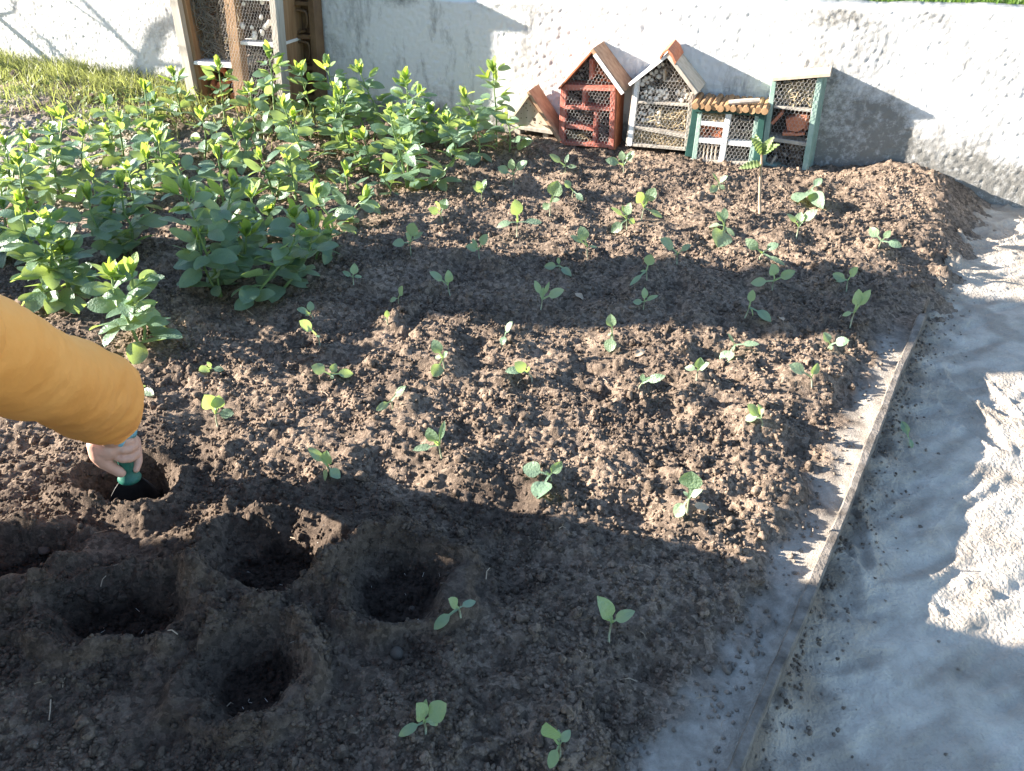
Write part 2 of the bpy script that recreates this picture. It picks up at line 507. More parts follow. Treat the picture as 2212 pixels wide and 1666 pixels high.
def masks(x, y):
    comp = np.zeros_like(x)
    for (hx, hy, rx, ry, dep) in HOLES:
        d = np.sqrt(((x - hx) / rx) ** 2 + ((y - hy) / ry) ** 2)
        comp = np.maximum(comp, 1 - sstep(.66, .95, d + .15 * vn(x / .04, y / .04, 63)))
    cc = on_z(1050, 1110)                              # compost spilled between the seedlings
    for (q, r) in ((cc, .17), (on_z(640, 1180), .14)):
        d = np.sqrt((x - q.x) ** 2 + (y - q.y) ** 2) / r
        comp = np.maximum(comp, .55 * (1 - sstep(.4, 1.1, d + .35 * vn(x / .07, y / .07, 66))))
    # freshly dug, moist earth around the holes, painted darker to deepen foreground shade
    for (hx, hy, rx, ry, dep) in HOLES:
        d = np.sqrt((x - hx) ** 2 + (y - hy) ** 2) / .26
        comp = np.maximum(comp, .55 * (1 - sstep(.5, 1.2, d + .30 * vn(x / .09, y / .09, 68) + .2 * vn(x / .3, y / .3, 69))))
    ed = edge_dist(x, y); al = edge_along(x, y)
    strip = .042 + .040 * vn(al / .16, 0 * al + 4, 51) + .062 * sstep(1.35, .7, al) + .03 * vn(x / .045, y / .045, 52)
    s = (1 - sstep(-strip - .06, -strip + .01, -(-ed) * 1.0)) if False else sstep(-strip - .05, -strip + .015, ed)
    s = s * (1 - sstep(ELEN - .35, ELEN - .1, al))
    lf = sstep(-1.05, -1.9, x) * sstep(2.2, 2.9, y) * sstep(-.1, .35, vn(x / .5, y / .5, 43) + .25)
    s = np.maximum(s, .7 * lf)
    far = sstep(.0, .28, ed + .05 * vn(x / .06, y / .06, 45)) * sstep(ELEN - .15, ELEN + .1, al)
    return comp, np.maximum(s, far * .8)

# ---- seedlings, read off the photograph: base pixel, then leaf tips (pixel, width ratio)
def cA(x, y): return ((1400 + x / 1.7015) * .54216, (550 + y / 1.7015) * .54216)
def cB(x, y): return ((2400 + x / 1.3167) * .54216, (550 + y / 1.3167) * .54216)
def cC(x, y): return ((1100 + x / 1.5146) * .54216, (1100 + y / 1.5146) * .54216)
def cE(x, y): return ((1500 + x / 1.8433) * .54216, (2200 + y / 1.8433) * .54216)
def cG(x, y): return ((500 + x / 1.851) * .54216, (1300 + y / 1.851) * .54216)
def cD(x, y): return (x, y)
RAW = [
 (cA, (1100, 320), [(990, 200, .5), (1085, 140, .55), (1192, 155, .5)]),
 (cA, (888, 430), [(820, 325, .5), (850, 292, .5), (912, 280, .45), (905, 345, .4)]),
 (cA, (615, 575), [(520, 480, .6), (645, 412, .6), (565, 435, .6)]),
 (cA, (405, 800), [(422, 572, .62), (278, 722, .5), (487, 640, .4), (368, 636, .35)]),
 (cA, (1125, 675), [(1110, 415, .55), (985, 608, .45), (1292, 572, .45)]),
 (cA, (870, 830), [(773, 735, .5), (818, 683, .35), (925, 652, .5)]),
 (cA, (1345, 540), [(1400, 288, .6), (1298, 478, .7), (1412, 415, .6)]),
 (cA, (1502, 405), [(1445, 288, .55), (1570, 425, .4)]),
 (cA, (1606, 822), [(1552, 598, .5), (1483, 662, .3), (1666, 742, .35)]),
 (cA, (1410, 903), [(1308, 872, .5), (1402, 808, .45), (1492, 938, .35)]),
 (cA, (675, 1062), [(530, 908, .45), (655, 893, .5)]),
 (cA, (330, 1157), [(348, 1003, .7), (262, 1108, .5)]),
 (cA, (1280, 1172), [(1243, 966, .35), (1342, 975, .25), (1442, 1030, .42), (1300, 1012, .4)]),
 (cA, (1980, 1165), [(1910, 1112, .6), (1985, 1013, .55), (2082, 1070, .3)]),
 (cA, (2004, 972), [(2032, 788, .62), (1888, 1000, .25), (1960, 905, .4)]),
 (cA, (1450, 238), [(1432, 200, .6), (1528, 196, .3), (1472, 110, .35), (1342, 110, .35)]),
 (cA, (1850, 252), [(1722, 148, .42), (1832, 86, .55), (1918, 88, .4)]),
 (cA, (1872, 628), [(1762, 640, .5), (1757, 473, .35), (1836, 455, .3), (1895, 438, .4), (1922, 575, .6)]),
 (cA, (1962, 560), [(2058, 338, .55), (1942, 368, .6), (2108, 540, .35), (1995, 395, .5)]),
 (cA, (250, 1258), [(222, 1235, .7), (240, 1168, .5)]),
 (cA, (1036, 1392), [(1022, 1405, .7), (1092, 1245, .45)]),
 (cA, (1768, 1400), [(1758, 1192, .55), (1738, 1342, .4), (1745, 1452, .7)]),
 (cA, (14, 1000), [(20, 848, .6), (72, 942, .4), (-60, 905, .55)]),
 (cB, (610, 272), [(578, 183, .12), (658, 198, .5), (566, 286, .4), (642, 272, .5)]),
 (cB, (1080, 292), [(1152, 212, .5), (1025, 338, .6), (1157, 372, .3)]),
 (cB, (1015, 532), [(968, 398, .35), (1042, 388, .6), (1130, 376, .45)]),
 (cB, (640, 512), [(598, 385, .45), (640, 366, .4), (604, 575, .6), (694, 515, .35), (560, 468, .45)]),
 (cB, (395, 662), [(303, 528, .55), (468, 560, .42), (376, 612, .45)]),
 (cB, (820, 648), [(752, 528, .42), (925, 555, .5), (958, 668, .2)]),
 (cB, (895, 803), [(888, 658, .62), (778, 762, .4), (1014, 698, .38)]),
 (cB, (1285, 802), [(1208, 712, .55), (1342, 678, .5), (1225, 752, .4)]),
 (cB, (1445, 582), [(1402, 470, .5), (1512, 485, .45), (1572, 572, .42)]),
 (cB, (1302, 988), [(1345, 792, .42), (1408, 796, .35), (1258, 932, .4)]),
 (cB, (742, 942), [(790, 796, .45), (886, 966, .4), (790, 936, .35)]),
 (cB, (688, 1112), [(632, 1190, .6), (824, 1082, .3), (658, 1024, .2)]),
 (cB, (1182, 1112), [(1160, 1020, .6), (1296, 1062, .5), (1202, 1112, .3)]),
 (cB, (494, 1272), [(432, 1206, .5), (516, 1150, .5), (562, 1180, .4)]),
 (cB, (186, 1336), [(214, 1236, .4), (332, 1248, .3), (262, 1256, .4)]),
 (cB, (1104, 1304), [(978, 1190, .5), (1130, 1180, .5)]),
 (cB, (840, 1512), [(762, 1396, .55), (850, 1426, .5), (744, 1474, .5), (816, 1394, .4)]),
 (cC, (225, 262), [(124, 200, .5), (206, 152, .6), (176, 238, .6)]),
 (cC, (265, 425), [(140, 270, .55), (262, 372, .5)]),
 (cC, (328, 630), [(212, 545, .6), (362, 528, .65), (466, 590, .45), (345, 622, .5)]),
 (cC, (1022, 560), [(948, 384, .5), (960, 488, .5), (948, 608, .6), (1034, 455, .4)]),
 (cC, (1546, 634), [(1382, 576, .45), (1522, 545, .5), (1438, 522, .5)]),
 (cC, (700, 802), [(782, 664, .35), (604, 812, .4)]),
 (cC, (1006, 1096), [(918, 914, .48), (1018, 872, .22), (824, 1052, .35), (952, 1004, .5)]),
 (cC, (330, 1214), [(192, 1036, .35), (308, 1052, .5), (388, 1220, .6), (296, 1238, .5)]),
 (cC, (1664, 1244), [(1486, 1156, .62), (1724, 1118, .5), (1624, 1178, .5), (1576, 1346, .62)]),
 (cE, (622, 486), [(528, 342, .45), (730, 360, .45), (422, 568, .32)]),
 (cE, (1708, 660), [(1620, 322, .3), (1690, 438, .32), (1900, 434, .38)]),
 (cE, (356, 1338), [(366, 1078, .3), (292, 1108, .5), (514, 1112, .62), (162, 1352, .35), (452, 1262, .5)]),
 (cE, (1345, 1534), [(1246, 1250, .4), (1336, 1300, .3), (1424, 1306, .5), (1268, 1588, .45)]),
 (cG, (640, 330), [(540, 330, .6), (728, 325, .5), (600, 262, .5)]),
 (cG, (682, 748), [(582, 505, .6), (690, 508, .55), (800, 645, .6), (648, 602, .6)]),
 (cG, (80, 470), [(210, 508, .4), (150, 440, .4)]),
 (cD, (1484, 1112), [(1494, 1018, .6), (1458, 1117, .5), (1518, 1058, .4), (1476, 1062, .4)]),
]
SEED = []
for (f, b, tips) in RAW:
    SEED.append((f(*b), [(*f(t[0], t[1]), t[2]) for t in tips]))
for (b, tips) in SEED:
    p = on_z(*b)
    MOUNDS.append((p.x, p.y, .055, .008))
    q = 1 if (int(b[0]) % 2) else -1
    MOUNDS.append((p.x + R.uniform(.05, .10) * q, p.y + R.uniform(-.07, .0), R.uniform(.028, .045), -R.uniform(.014, .026)))
    MOUNDS.append((p.x - R.uniform(.04, .09) * q, p.y + R.uniform(.0, .09), R.uniform(.028, .045), -R.uniform(.010, .022)))
    MOUNDS.append((p.x + R.uniform(-.1, .1), p.y + R.uniform(-.1, .1), R.uniform(.03, .05), R.uniform(.010, .020)))

# soil bed sheet: fine near, a little coarser away
ys = [.42]
while ys[-1] < 4.75:
    ys.append(ys[-1] + .0036 + .0013 * max(0, ys[-1] - .6))
ys = np.array(ys)
xs = np.arange(-2.95, 2.25, .0050)
GX, GY = np.meshgrid(xs, ys)
depth = CT * GY + ST * H
keep = (GX > -.80 * depth - .10) & (GX < .80 * depth + .1) & (wall_dist(GX, GY) > -.03)
ed = edge_dist(GX, GY); al = edge_along(GX, GY)
keep &= (ed < -.001) | ((al > ELEN - .02) & (ed < .55))
idx = np.full(GX.shape, -1, np.int64)
fm = keep[:-1, :-1] & keep[1:, :-1] & keep[:-1, 1:] & keep[1:, 1:]
used = np.zeros_like(keep)
used[:-1, :-1] |= fm; used[1:, :-1] |= fm; used[:-1, 1:] |= fm; used[1:, 1:] |= fm
idx[used] = np.arange(used.sum())
vx = GX[used]; vy = GY[used]
vz = soil_height(vx, vy)
GZ = np.zeros_like(GX); GZ[used] = vz
Q = np.stack([idx[:-1, :-1][fm], idx[:-1, 1:][fm], idx[1:, 1:][fm], idx[1:, :-1][fm]], 1)
me = fast_mesh('garden_bed', np.stack([vx, vy, vz], 1), Q)
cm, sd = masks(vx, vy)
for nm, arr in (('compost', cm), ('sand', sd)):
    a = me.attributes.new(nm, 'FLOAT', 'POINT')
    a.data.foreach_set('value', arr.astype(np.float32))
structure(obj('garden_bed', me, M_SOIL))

def ground_z(x, y):
    return float(soil_height(np.array([x], float), np.array([y], float), True)[0])
def base_z(x, y):
    return float(soil_height(np.array([x], float), np.array([y], float), False)[0])
def on_soil(px, py):
    z = 0.0
    for _ in range(6):
        p = on_z(px, py, z)
        z = .5 * z + .5 * base_z(p.x, p.y)
    return on_z(px, py, z)

# coarse earth around and below (reaches far), and the higher lawn behind the wall
gx = np.linspace(-14, 14, 90); gy = np.linspace(-12, 16, 90)
X2, Y2 = np.meshgrid(gx, gy)
Z2 = PATH_Z - .09 + .03 * vn(X2 / 1.3, Y2 / 1.3, 5)
Vg = np.stack([X2.ravel(), Y2.ravel(), Z2.ravel()], 1)
ii = np.arange(90 * 90).reshape(90, 90)
Qg = np.stack([ii[:-1, :-1].ravel(), ii[:-1, 1:].ravel(), ii[1:, 1:].ravel(), ii[1:, :-1].ravel()], 1)
outer = np.array([[-150, -150, -.2], [150, -150, -.2], [150, 150, -.2], [-150, 150, -.2]], float)
me = fast_mesh('ground', Vg, Qg)
structure(obj('ground', me, mat('garden_ground', (.12, .085, .06), .95, (3, .35, .65), (60, .6, .01), .1, (.2, .16, .12))))
far = new_mesh('field', [(-150, -150, -.23), (150, -150, -.23), (150, 150, -.23), (-150, 150, -.23)], [(0, 1, 2, 3)])
structure(obj('field', far, mat('far_field', (.09, .12, .035), .95, (.6, .35, .65), None, .1, (.16, .17, .07))))
# coarse continuation of the bed to the left and towards the photographer's feet
bx = np.arange(-3.6, .9, .03); by = np.arange(-.9, 5.2, .03)
X3, Y3 = np.meshgrid(bx, by)
k3 = (wall_dist(X3, Y3) > -.05) & (edge_dist(X3, Y3) < .03)
k3 &= ~((X3 > -.74 * (CT * Y3 + ST * H)) & (X3 < .72 * (CT * Y3 + ST * H)) & (Y3 > .50))
f3 = k3[:-1, :-1] & k3[1:, :-1] & k3[:-1, 1:] & k3[1:, 1:]
u3 = np.zeros_like(k3)
u3[:-1, :-1] |= f3; u3[1:, :-1] |= f3; u3[:-1, 1:] |= f3; u3[1:, 1:] |= f3
i3 = np.full(X3.shape, -1, np.int64); i3[u3] = np.arange(u3.sum())
x3 = X3[u3]; y3 = Y3[u3]
z3 = soil_height(x3, y3, False) - .004 + .012 * domes(x3, y3, .09, 301) / .05 * .4
me = fast_mesh('bed_margin', np.stack([x3, y3, z3], 1), np.stack([i3[:-1, :-1][f3], i3[:-1, 1:][f3], i3[1:, 1:][f3], i3[1:, :-1][f3]], 1))
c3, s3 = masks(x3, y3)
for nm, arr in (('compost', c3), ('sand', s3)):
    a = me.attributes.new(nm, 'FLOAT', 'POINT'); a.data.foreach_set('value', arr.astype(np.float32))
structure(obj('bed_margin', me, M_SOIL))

# trodden path
px_ = np.arange(-.3, 3.4, .0085); py_ = np.arange(-1.0, 3.4, .0085)
X4, Y4 = np.meshgrid(px_, py_)
k4 = (edge_dist(X4, Y4) > -.006) & (wall_dist(X4, Y4) > -.03)
f4 = k4[:-1, :-1] & k4[1:, :-1] & k4[:-1, 1:] & k4[1:, 1:]
u4 = np.zeros_like(k4)
u4[:-1, :-1] |= f4; u4[1:, :-1] |= f4; u4[:-1, 1:] |= f4; u4[1:, 1:] |= f4
i4 = np.full(X4.shape, -1, np.int64); i4[u4] = np.arange(u4.sum())
x4 = X4[u4]; y4 = Y4[u4]
e4 = edge_dist(x4, y4); a4 = edge_along(x4, y4)
z4 = PATH_Z + .012 * fbm(x4 / .45, y4 / .45, 21, 3)
z4 = z4 + .0085 * (.5 - np.abs(vn((x4 + y4 * .45) / .20, (y4 - x4 * .45) / .045, 23)) * 1.5) + .004 * vn(x4 / .08, y4 / .07, 24) + .0028 * vn(x4 / .03, y4 / .025, 25)
rp = random.Random(5)
for i in range(46):                                    # shoe prints with a tread pattern
    fx, fy = rp.uniform(.5, 2.6), rp.uniform(.2, 3.0)
    an_ = rp.uniform(-.5, 1.2) + math.radians(60)
    u_ = (x4 - fx) * math.cos(an_) + (y4 - fy) * math.sin(an_); v_ = -(x4 - fx) * math.sin(an_) + (y4 - fy) * math.cos(an_)
    dd = np.sqrt((u_ / .115) ** 2 + (v_ / (.042 + .008 * np.sin(u_ / .05))) ** 2)
    ins = 1 - sstep(.82, 1.05, dd)
    z4 = z4 - ins * (.007 + .0016 * np.sin(u_ / .0065 + 1.5 * np.abs(v_) / .02)) + .005 * np.exp(-((dd - 1.15) / .12) ** 2)
z4 = z4 + .004 * domes(x4, y4, .045, 411, .25, .15, .35) / .012
z4 = z4 + (.035 + .03 * vn(a4 / .12, 0 * a4, 47)) * np.exp(-np.maximum(e4, 0) / .07)   # earth spilled along the edging
z4 = z4 + domes(x4, y4, .028, 421, .6) * .8 * np.exp(-np.maximum(e4, 0) / .06)
me = fast_mesh('path', np.stack([x4, y4, z4], 1), np.stack([i4[:-1, :-1][f4], i4[:-1, 1:][f4], i4[1:, 1:][f4], i4[1:, :-1][f4]], 1))
dirt = np.exp(-np.maximum(e4 - .02 - .05 * vn(x4 / .08, y4 / .08, 49), 0) / .05)
dirt = np.maximum(dirt, .45 * sstep(.2, .04, wall_dist(x4, y4) + .08 * vn(x4 / .1, y4 / .1, 59)) * sstep(1.7, 2.2, a4))
dirt = np.maximum(dirt, .45 * sstep(.0, .5, vn((x4 + y4 * .45) / .22, (y4 - x4 * .45) / .05, 58)) * sstep(1.2, .1, e4))
dirt = np.maximum(dirt, .5 * sstep(.12, .5, vn(x4 / .14, y4 / .10, 57)) * sstep(.9, .2, e4))
a = me.attributes.new('earth', 'FLOAT', 'POINT'); a.data.foreach_set('value', dirt.astype(np.float32))
pm = M['path']; n = pm.node_tree.nodes; l = pm.node_tree.links; b = n['Principled BSDF']
src = b.inputs['Base Color'].links[0].from_socket
at = n.new('ShaderNodeAttribute'); at.attribute_name = 'earth'
mx = n.new('ShaderNodeMix'); mx.data_type = 'RGBA'; mx.inputs[7].default_value = (.22, .18, .14, 1)
l.new(at.outputs['Fac'], mx.inputs[0]); l.new(src, mx.inputs[6]); l.new(mx.outputs[2], b.inputs['Base Color'])
structure(obj('path', me, pm))
def path_grit():
    rs = np.random.RandomState(8)
    V0, F0 = ico(1)
    n_ = 800
    al_ = rs.uniform(.2, ELEN + .35, n_); e_ = .014 + rs.exponential(.030, n_) * (1 + 1.2 * np.clip(vn(al_ / .14, 0 * al_ + 3, 87), -.5, 1))
    far_ = rs.uniform(0, 1, n_) < .16
    e_ = np.where(far_, rs.uniform(.02, 1.2, n_), e_)
    X = E1.x + ED.x * al_ + EN.x * e_; Y = E1.y + ED.y * al_ + EN.y * e_
    ok = wall_dist(X, Y) > .02
    X = X[ok]; Y = Y[ok]; far_ = far_[ok]
    ix = np.clip(((X - px_[0]) / .0085).round().astype(int), 0, len(px_) - 1); iy = np.clip(((Y - py_[0]) / .0085).round().astype(int), 0, len(py_) - 1)
    k = i4[iy, ix]; g = k >= 0
    X = X[g]; Y = Y[g]; far_ = far_[g]; Z = z4[k[g]]
    r = np.where(far_, rs.uniform(.0012, .0035, len(X)), rs.uniform(.0014, .0042, len(X)))
    V = V0[None] * np.clip(1 + .28 * rs.normal(0, 1, (len(X), len(V0))), .5, 1.5)[:, :, None] * r[:, None, None] + np.stack([X, Y, Z + r * .2], 1)[:, None, :]
    Fq = F0[None] + (np.arange(len(X)) * len(V0))[:, None, None]
    me_ = fast_mesh('path_grit', V.reshape(-1, 3), Fq.reshape(-1, 3), True)
    sv = np.where(far_, .9, .35) * rs.uniform(.2, 1, len(X))
    a_ = me_.attributes.new('sand', 'FLOAT', 'POINT'); a_.data.foreach_set('value', np.repeat(sv, len(V0)).astype(np.float32))
    o_ = obj('path_grit', me_, M_SOIL); o_['kind'] = 'stuff'
    tag(o_, 'brown soil crumbs and grit spilled over the sandy path', 'grit')
path_grit()

# edging: one long narrow slab standing between bed and path
def edging():
    mb = MB()
    nseg = 90
    V = []; Fc = []
    for i in range(nseg + 1):
        t = i / nseg * ELEN
        jx = .0022 * math.sin(t * 5.1) + .001 * math.sin(t * 17) + R.uniform(-.0008, .0008)
        jz = .004 * math.sin(t * 7.3 + 1) + R.uniform(-.0016, .0016) - .05 * max(0, (t - ELEN + .12) / .12)
        c = E1 + ED * t + EN * jx
        w = .0098 + .0010 * math.sin(t * 11) + R.uniform(-.0006, .0006)
        for (s_, z_) in ((-w, -.2), (-w, -.001), (-w * .7, .004), (w * .7, .004), (w, -.001), (w, -.2)):
            V.append(c + EN * s_ + Vector((0, 0, z_ + (jz if z_ > -.1 else 0))))
    for i in range(nseg):
        for k in range(5):
            Fc.append((i * 6 + k, (i + 1) * 6 + k, (i + 1) * 6 + k + 1, i * 6 + k + 1))
    Fc.append((0, 1, 2, 3, 4, 5)); Fc.append(tuple(nseg * 6 + k for k in (5, 4, 3, 2, 1, 0)))
    mb.add(V, Fc)
    o = obj('bed_edging', mb.mesh('bed_edging'), mat('edging_wood', (.085, .072, .060), .9, (26, .32, .70), (160, .9, .004), .2, (.26, .228, .195)))
    tag(o, 'long narrow weathered grey edging strip between soil bed and sandy path', 'edging')
edging()

# ------------------------------------------------------------------ garden wall and lawn behind it
def wall_top(a):
    return float(np.interp(a, (-.17, 1.03, 1.97, 4), (.550, .604, .627, .68)))
def garden_wall():
    av = np.arange(-4.6, 5.0, .0068)
    cv = np.concatenate([np.arange(-.22, 0, .03), np.linspace(0, 1, 98)])
    A, Cc = np.meshgrid(av, cv)
    top = np.interp(A, (-.17, 1.03, 1.97, 4), (.550, .604, .627, .68)) + .005 * vn(A / .12, 0 * A, 501) + .004 * vn(A / .6, 0 * A, 502)
    Z = np.where(Cc < 0, Cc, Cc * top)
    rough = .0019 * vn(A / .017, Z / .023, 511) + .0022 * vn(A / .011, Z / .014, 512) + .005 * vn(A / .45, Z / .4, 513)
    rough += .0010 * domes(A, Z, .022, 521, .3) / .011
    B = rough * 1.0
    # crack where two lengths of wall meet
    ac = on_wall(1393, 60)[0]
    crack = np.exp(-((A - ac - .012 * vn(Z / .05, 0 * Z, 531) - .012 * vn(Z / .15, 0 * Z, 533)) / .006) ** 2)
    B = B - .005 * crack
    B[-1] -= .012
    P = np.stack([W0.x + A * WE.x + B * WN.x, W0.y + A * WE.y + B * WN.y, Z], 2)
    nr, nc = A.shape
    V = P.reshape(-1, 3)
    ii = np.arange(nr * nc).reshape(nr, nc)
    Qs = [np.stack([ii[:-1, :-1].ravel(), ii[:-1, 1:].ravel(), ii[1:, 1:].ravel(), ii[1:, :-1].ravel()], 1)]
    # coping: back over the top, down the far side
    back = np.stack([V[ii[-1], 0] - WN.x * .16, V[ii[-1], 1] - WN.y * .16, V[ii[-1], 2] + .004], 1)
    back2 = back.copy(); back2[:, 2] = -.25
    b0 = len(V); V = np.concatenate([V, back, back2])
    i1 = ii[-1]; i2 = b0 + np.arange(nc); i3_ = b0 + nc + np.arange(nc)
    Qs.append(np.stack([i1[:-1], i1[1:], i2[1:], i2[:-1]], 1))
    Qs.append(np.stack([i2[:-1], i2[1:], i3_[1:], i3_[:-1]], 1))
    me = fast_mesh('wall', V, np.concatenate(Qs))
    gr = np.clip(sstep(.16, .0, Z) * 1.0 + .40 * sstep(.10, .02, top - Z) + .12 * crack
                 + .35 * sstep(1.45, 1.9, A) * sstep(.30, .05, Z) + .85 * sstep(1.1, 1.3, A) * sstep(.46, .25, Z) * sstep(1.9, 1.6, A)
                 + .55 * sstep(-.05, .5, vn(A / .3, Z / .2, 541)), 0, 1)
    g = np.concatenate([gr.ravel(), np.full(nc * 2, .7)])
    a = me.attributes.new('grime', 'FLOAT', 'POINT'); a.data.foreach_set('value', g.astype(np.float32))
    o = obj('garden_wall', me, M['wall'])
    tag(o, 'low white rough rendered garden wall behind the planting bed', 'wall')
garden_wall()

def lawn():
    V = []; Fc = []
    na = 60
    for i in range(na):
        a_ = -4.6 + 9.8 * i / (na - 1)
        t = wall_top(a_)
        for j, b_ in enumerate((-.15, -.5, -1.5, -4, -14, -60)):
            p = wp(a_ * (1 + max(0, -b_ - .5) * .25), b_, t - .03 + .012 * math.sin(a_ * 3 + j) + .01 * -b_)
            V.append(p)
    for i in range(na - 1):
        for j in range(5):
            Fc.append((i * 6 + j, (i + 1) * 6 + j, (i + 1) * 6 + j + 1, i * 6 + j + 1))
    me = new_mesh('lawn', V, Fc, True)
    structure(obj('lawn', me, mat('lawn_ground', (.07, .10, .03), .95, (20, .35, .65), None, .1, (.13, .16, .06))))
lawn()

# ------------------------------------------------------------------ grass and ground cover
def blades(name, pts, hmin, hmax, width, matr, label, cat, lean=.6):
    rs = np.random.RandomState(hash(name) % 1000 if False else len(name) * 7)
    n_ = len(pts)
    P = np.array(pts)
    h = rs.uniform(hmin, hmax, n_)
    an = rs.uniform(0, 6.283, n_); ln = rs.uniform(.1, lean, n_)
    fa = rs.uniform(0, 6.283, n_)
    sx = np.cos(fa) * width * rs.uniform(.6, 1.4, n_); sy = np.sin(fa) * width * rs.uniform(.6, 1.4, n_)
    dx = np.cos(an) * ln * h; dy = np.sin(an) * ln * h
    V = np.zeros((n_, 5, 3))
    V[:, 0] = P + np.stack([-sx, -sy, 0 * sx], 1); V[:, 1] = P + np.stack([sx, sy, 0 * sx], 1)
    m1 = P + np.stack([dx * .35, dy * .35, h * .6], 1)
    V[:, 2] = m1 + np.stack([sx * .8, sy * .8, 0 * sx], 1); V[:, 3] = m1 - np.stack([sx * .8, sy * .8, 0 * sx], 1)
    V[:, 4] = P + np.stack([dx, dy, h * .95], 1)
    b_ = np.arange(n_)[:, None] * 5
    T = np.concatenate([b_ + np.array([[0, 1, 2]]), b_ + np.array([[0, 2, 3]]), b_ + np.array([[3, 2, 4]])])
    me = fast_mesh(name, V.reshape(-1, 3), T)
    o = obj(name, me, matr)
    o['kind'] = 'stuff'
    tag(o, label, cat)
    return o

pts = []
while len(pts) < 9000:
    a_ = R.uniform(-4.2, -1.62) if R.random() < .93 else R.uniform(-1.62, -.9)
    b_ = abs(R.gauss(0, .33)) + .01
    if b_ > 1.15: continue
    p = wp(a_, b_, 0)
    if vn(np.array([p.x / .22]), np.array([p.y / .22]), 601)[0] < -.15 - .5 * (b_ < .3): continue
    pts.append((p.x, p.y, 0))
pts = np.array(pts); pts[:, 2] = soil_height(pts[:, 0].copy(), pts[:, 1].copy(), False) - .004
blades('grass_tufts', pts, .02, .125, .0020, M['grass'], 'sunlit yellow-green grass tufts growing at the foot of the wall', 'grass', 1.2)
pts = []
for i in range(16000):
    a_ = R.uniform(-3.5, 5.0); b_ = -.16 - abs(R.gauss(0, .35))
    pts.append(tuple(wp(a_, b_, wall_top(a_) - .03 + .005)))
blades('lawn_grass', pts, .035, .10, .003, leafmat('lawn_blades', (.06, .14, .03), (.13, .22, .05), (.22, .34, .05), .4), 'green grass growing behind the top of the garden wall', 'grass', .8)

# small broad-leaved weeds between the grass: flat ovals, one mass
def weeds():
    rs = np.random.RandomState(5)
    V = []; Fc = []
    for i in range(3800):
        a_ = R.uniform(-4.2, -1.5); b_ = R.uniform(.02, 1.25)
        p = wp(a_, b_, 0)
        if vn(np.array([p.x / .28]), np.array([p.y / .28]), 611)[0] < -.12: continue
        c = Vector((p.x, p.y, .05 * float(sstep(-1.2, -2.6, p.x) * sstep(2.6, 4.2, p.y)) + R.uniform(.004, .05)))
        n_ = Vector((R.uniform(-.6, .6), R.uniform(-.8, .4), 1)).normalized()
        t = n_.cross(Vector((R.uniform(-1, 1), R.uniform(-1, 1), .2))).normalized(); s_ = n_.cross(t)
        L = R.uniform(.007, .019); w_ = L * R.uniform(.45, .8)
        k = len(V)
        for q in range(7):
            an = 6.283 * q / 7
            V.append(c + t * L * math.cos(an) + s_ * w_ * math.sin(an) + n_ * (.25 * L * math.cos(an) ** 2))
        Fc.append(tuple(range(k, k + 7)))
    o = obj('ground_weeds', new_mesh('ground_weeds', V, Fc), M['weed'])
    o['kind'] = 'stuff'
    tag(o, 'low leafy weeds covering the bank below the wall', 'weeds')
weeds()

# ------------------------------------------------------------------ insect hotels
def prism(name, parent, poly, b, thick, matr, sub=None):
    """poly: photo pixels on the plane b in front of the wall; extruded backwards"""
    P = [on_wall(x, y, b) for (x, y) in poly]
    n_ = len(P)
    V = [wp(a_, b, c_) for (a_, c_) in P] + [wp(a_, b - thick, c_) for (a_, c_) in P]
    Fc = [tuple(range(n_)), tuple(range(2 * n_ - 1, n_ - 1, -1))]
    for i in range(n_):
        j = (i + 1) % n_
        Fc.append((i, i + n_, j + n_, j))
    me = new_mesh(name, V, Fc)
    bm = bmesh.new(); bm.from_mesh(me)
    bmesh.ops.recalc_face_normals(bm, faces=bm.faces)
    if thick > .004:
        bmesh.ops.bevel(bm, geom=[e for e in bm.edges], offset=.0012, segments=1, affect='EDGES', clamp_overlap=True)
    bm.to_mesh(me); bm.free()
    return obj(name, me, matr, parent)

def strip_poly(x0, y0, x1, y1, w):
    dx, dy = x1 - x0, y1 - y0
    L = math.hypot(dx, dy); nx, ny = -dy / L * w / 2, dx / L * w / 2
    return [(x0 + nx, y0 + ny), (x1 + nx, y1 + ny), (x1 - nx, y1 - ny), (x0 - nx, y0 - ny)]

def inpoly(p, poly):
    x, y = p; r = False
    for i in range(len(poly)):
        x0, y0 = poly[i]; x1, y1 = poly[i - 1]
        if (y0 > y) != (y1 > y) and x < (x1 - x0) * (y - y0) / (y1 - y0) + x0:
            r = not r
    return r

def wire(parent, poly, b, pitch=.0155, r=.00036):
    P = [on_wall(x, y, b) for (x, y) in poly]
    amin = min(p[0] for p in P); amax = max(p[0] for p in P); cmin = min(p[1] for p in P); cmax = max(p[1] for p in P)
    s = pitch / math.sqrt(3)
    mb = MB()
    j = 0; c_ = cmin
    def bb(a_, c_): return b + .0025 * math.sin(a_ * 37 + c_ * 11) + .002 * math.sin(c_ * 53)
    while c_ < cmax + pitch:
        a_ = amin - pitch + (pitch / 2 if j % 2 else 0)
        while a_ < amax + pitch:
            top = (a_, c_); k1 = (a_, c_ + s); k2 = (a_ + pitch / 2, c_ - s / 2); k3 = (a_ - pitch / 2, c_ - s / 2)
            for k in (k1, k2, k3):
                m_ = ((top[0] + k[0]) / 2, (top[1] + k[1]) / 2)
                if inpoly(m_, P):
                    mb.tube([wp(top[0], bb(*top), top[1]), wp(k[0], bb(*k), k[1])], r * (1.6 if k is k1 else 1), 4, False)
            a_ += pitch
        c_ += s * 1.5
        j += 1
    return obj('wire_mesh', mb.mesh('wire_mesh'), M['wire'], parent)

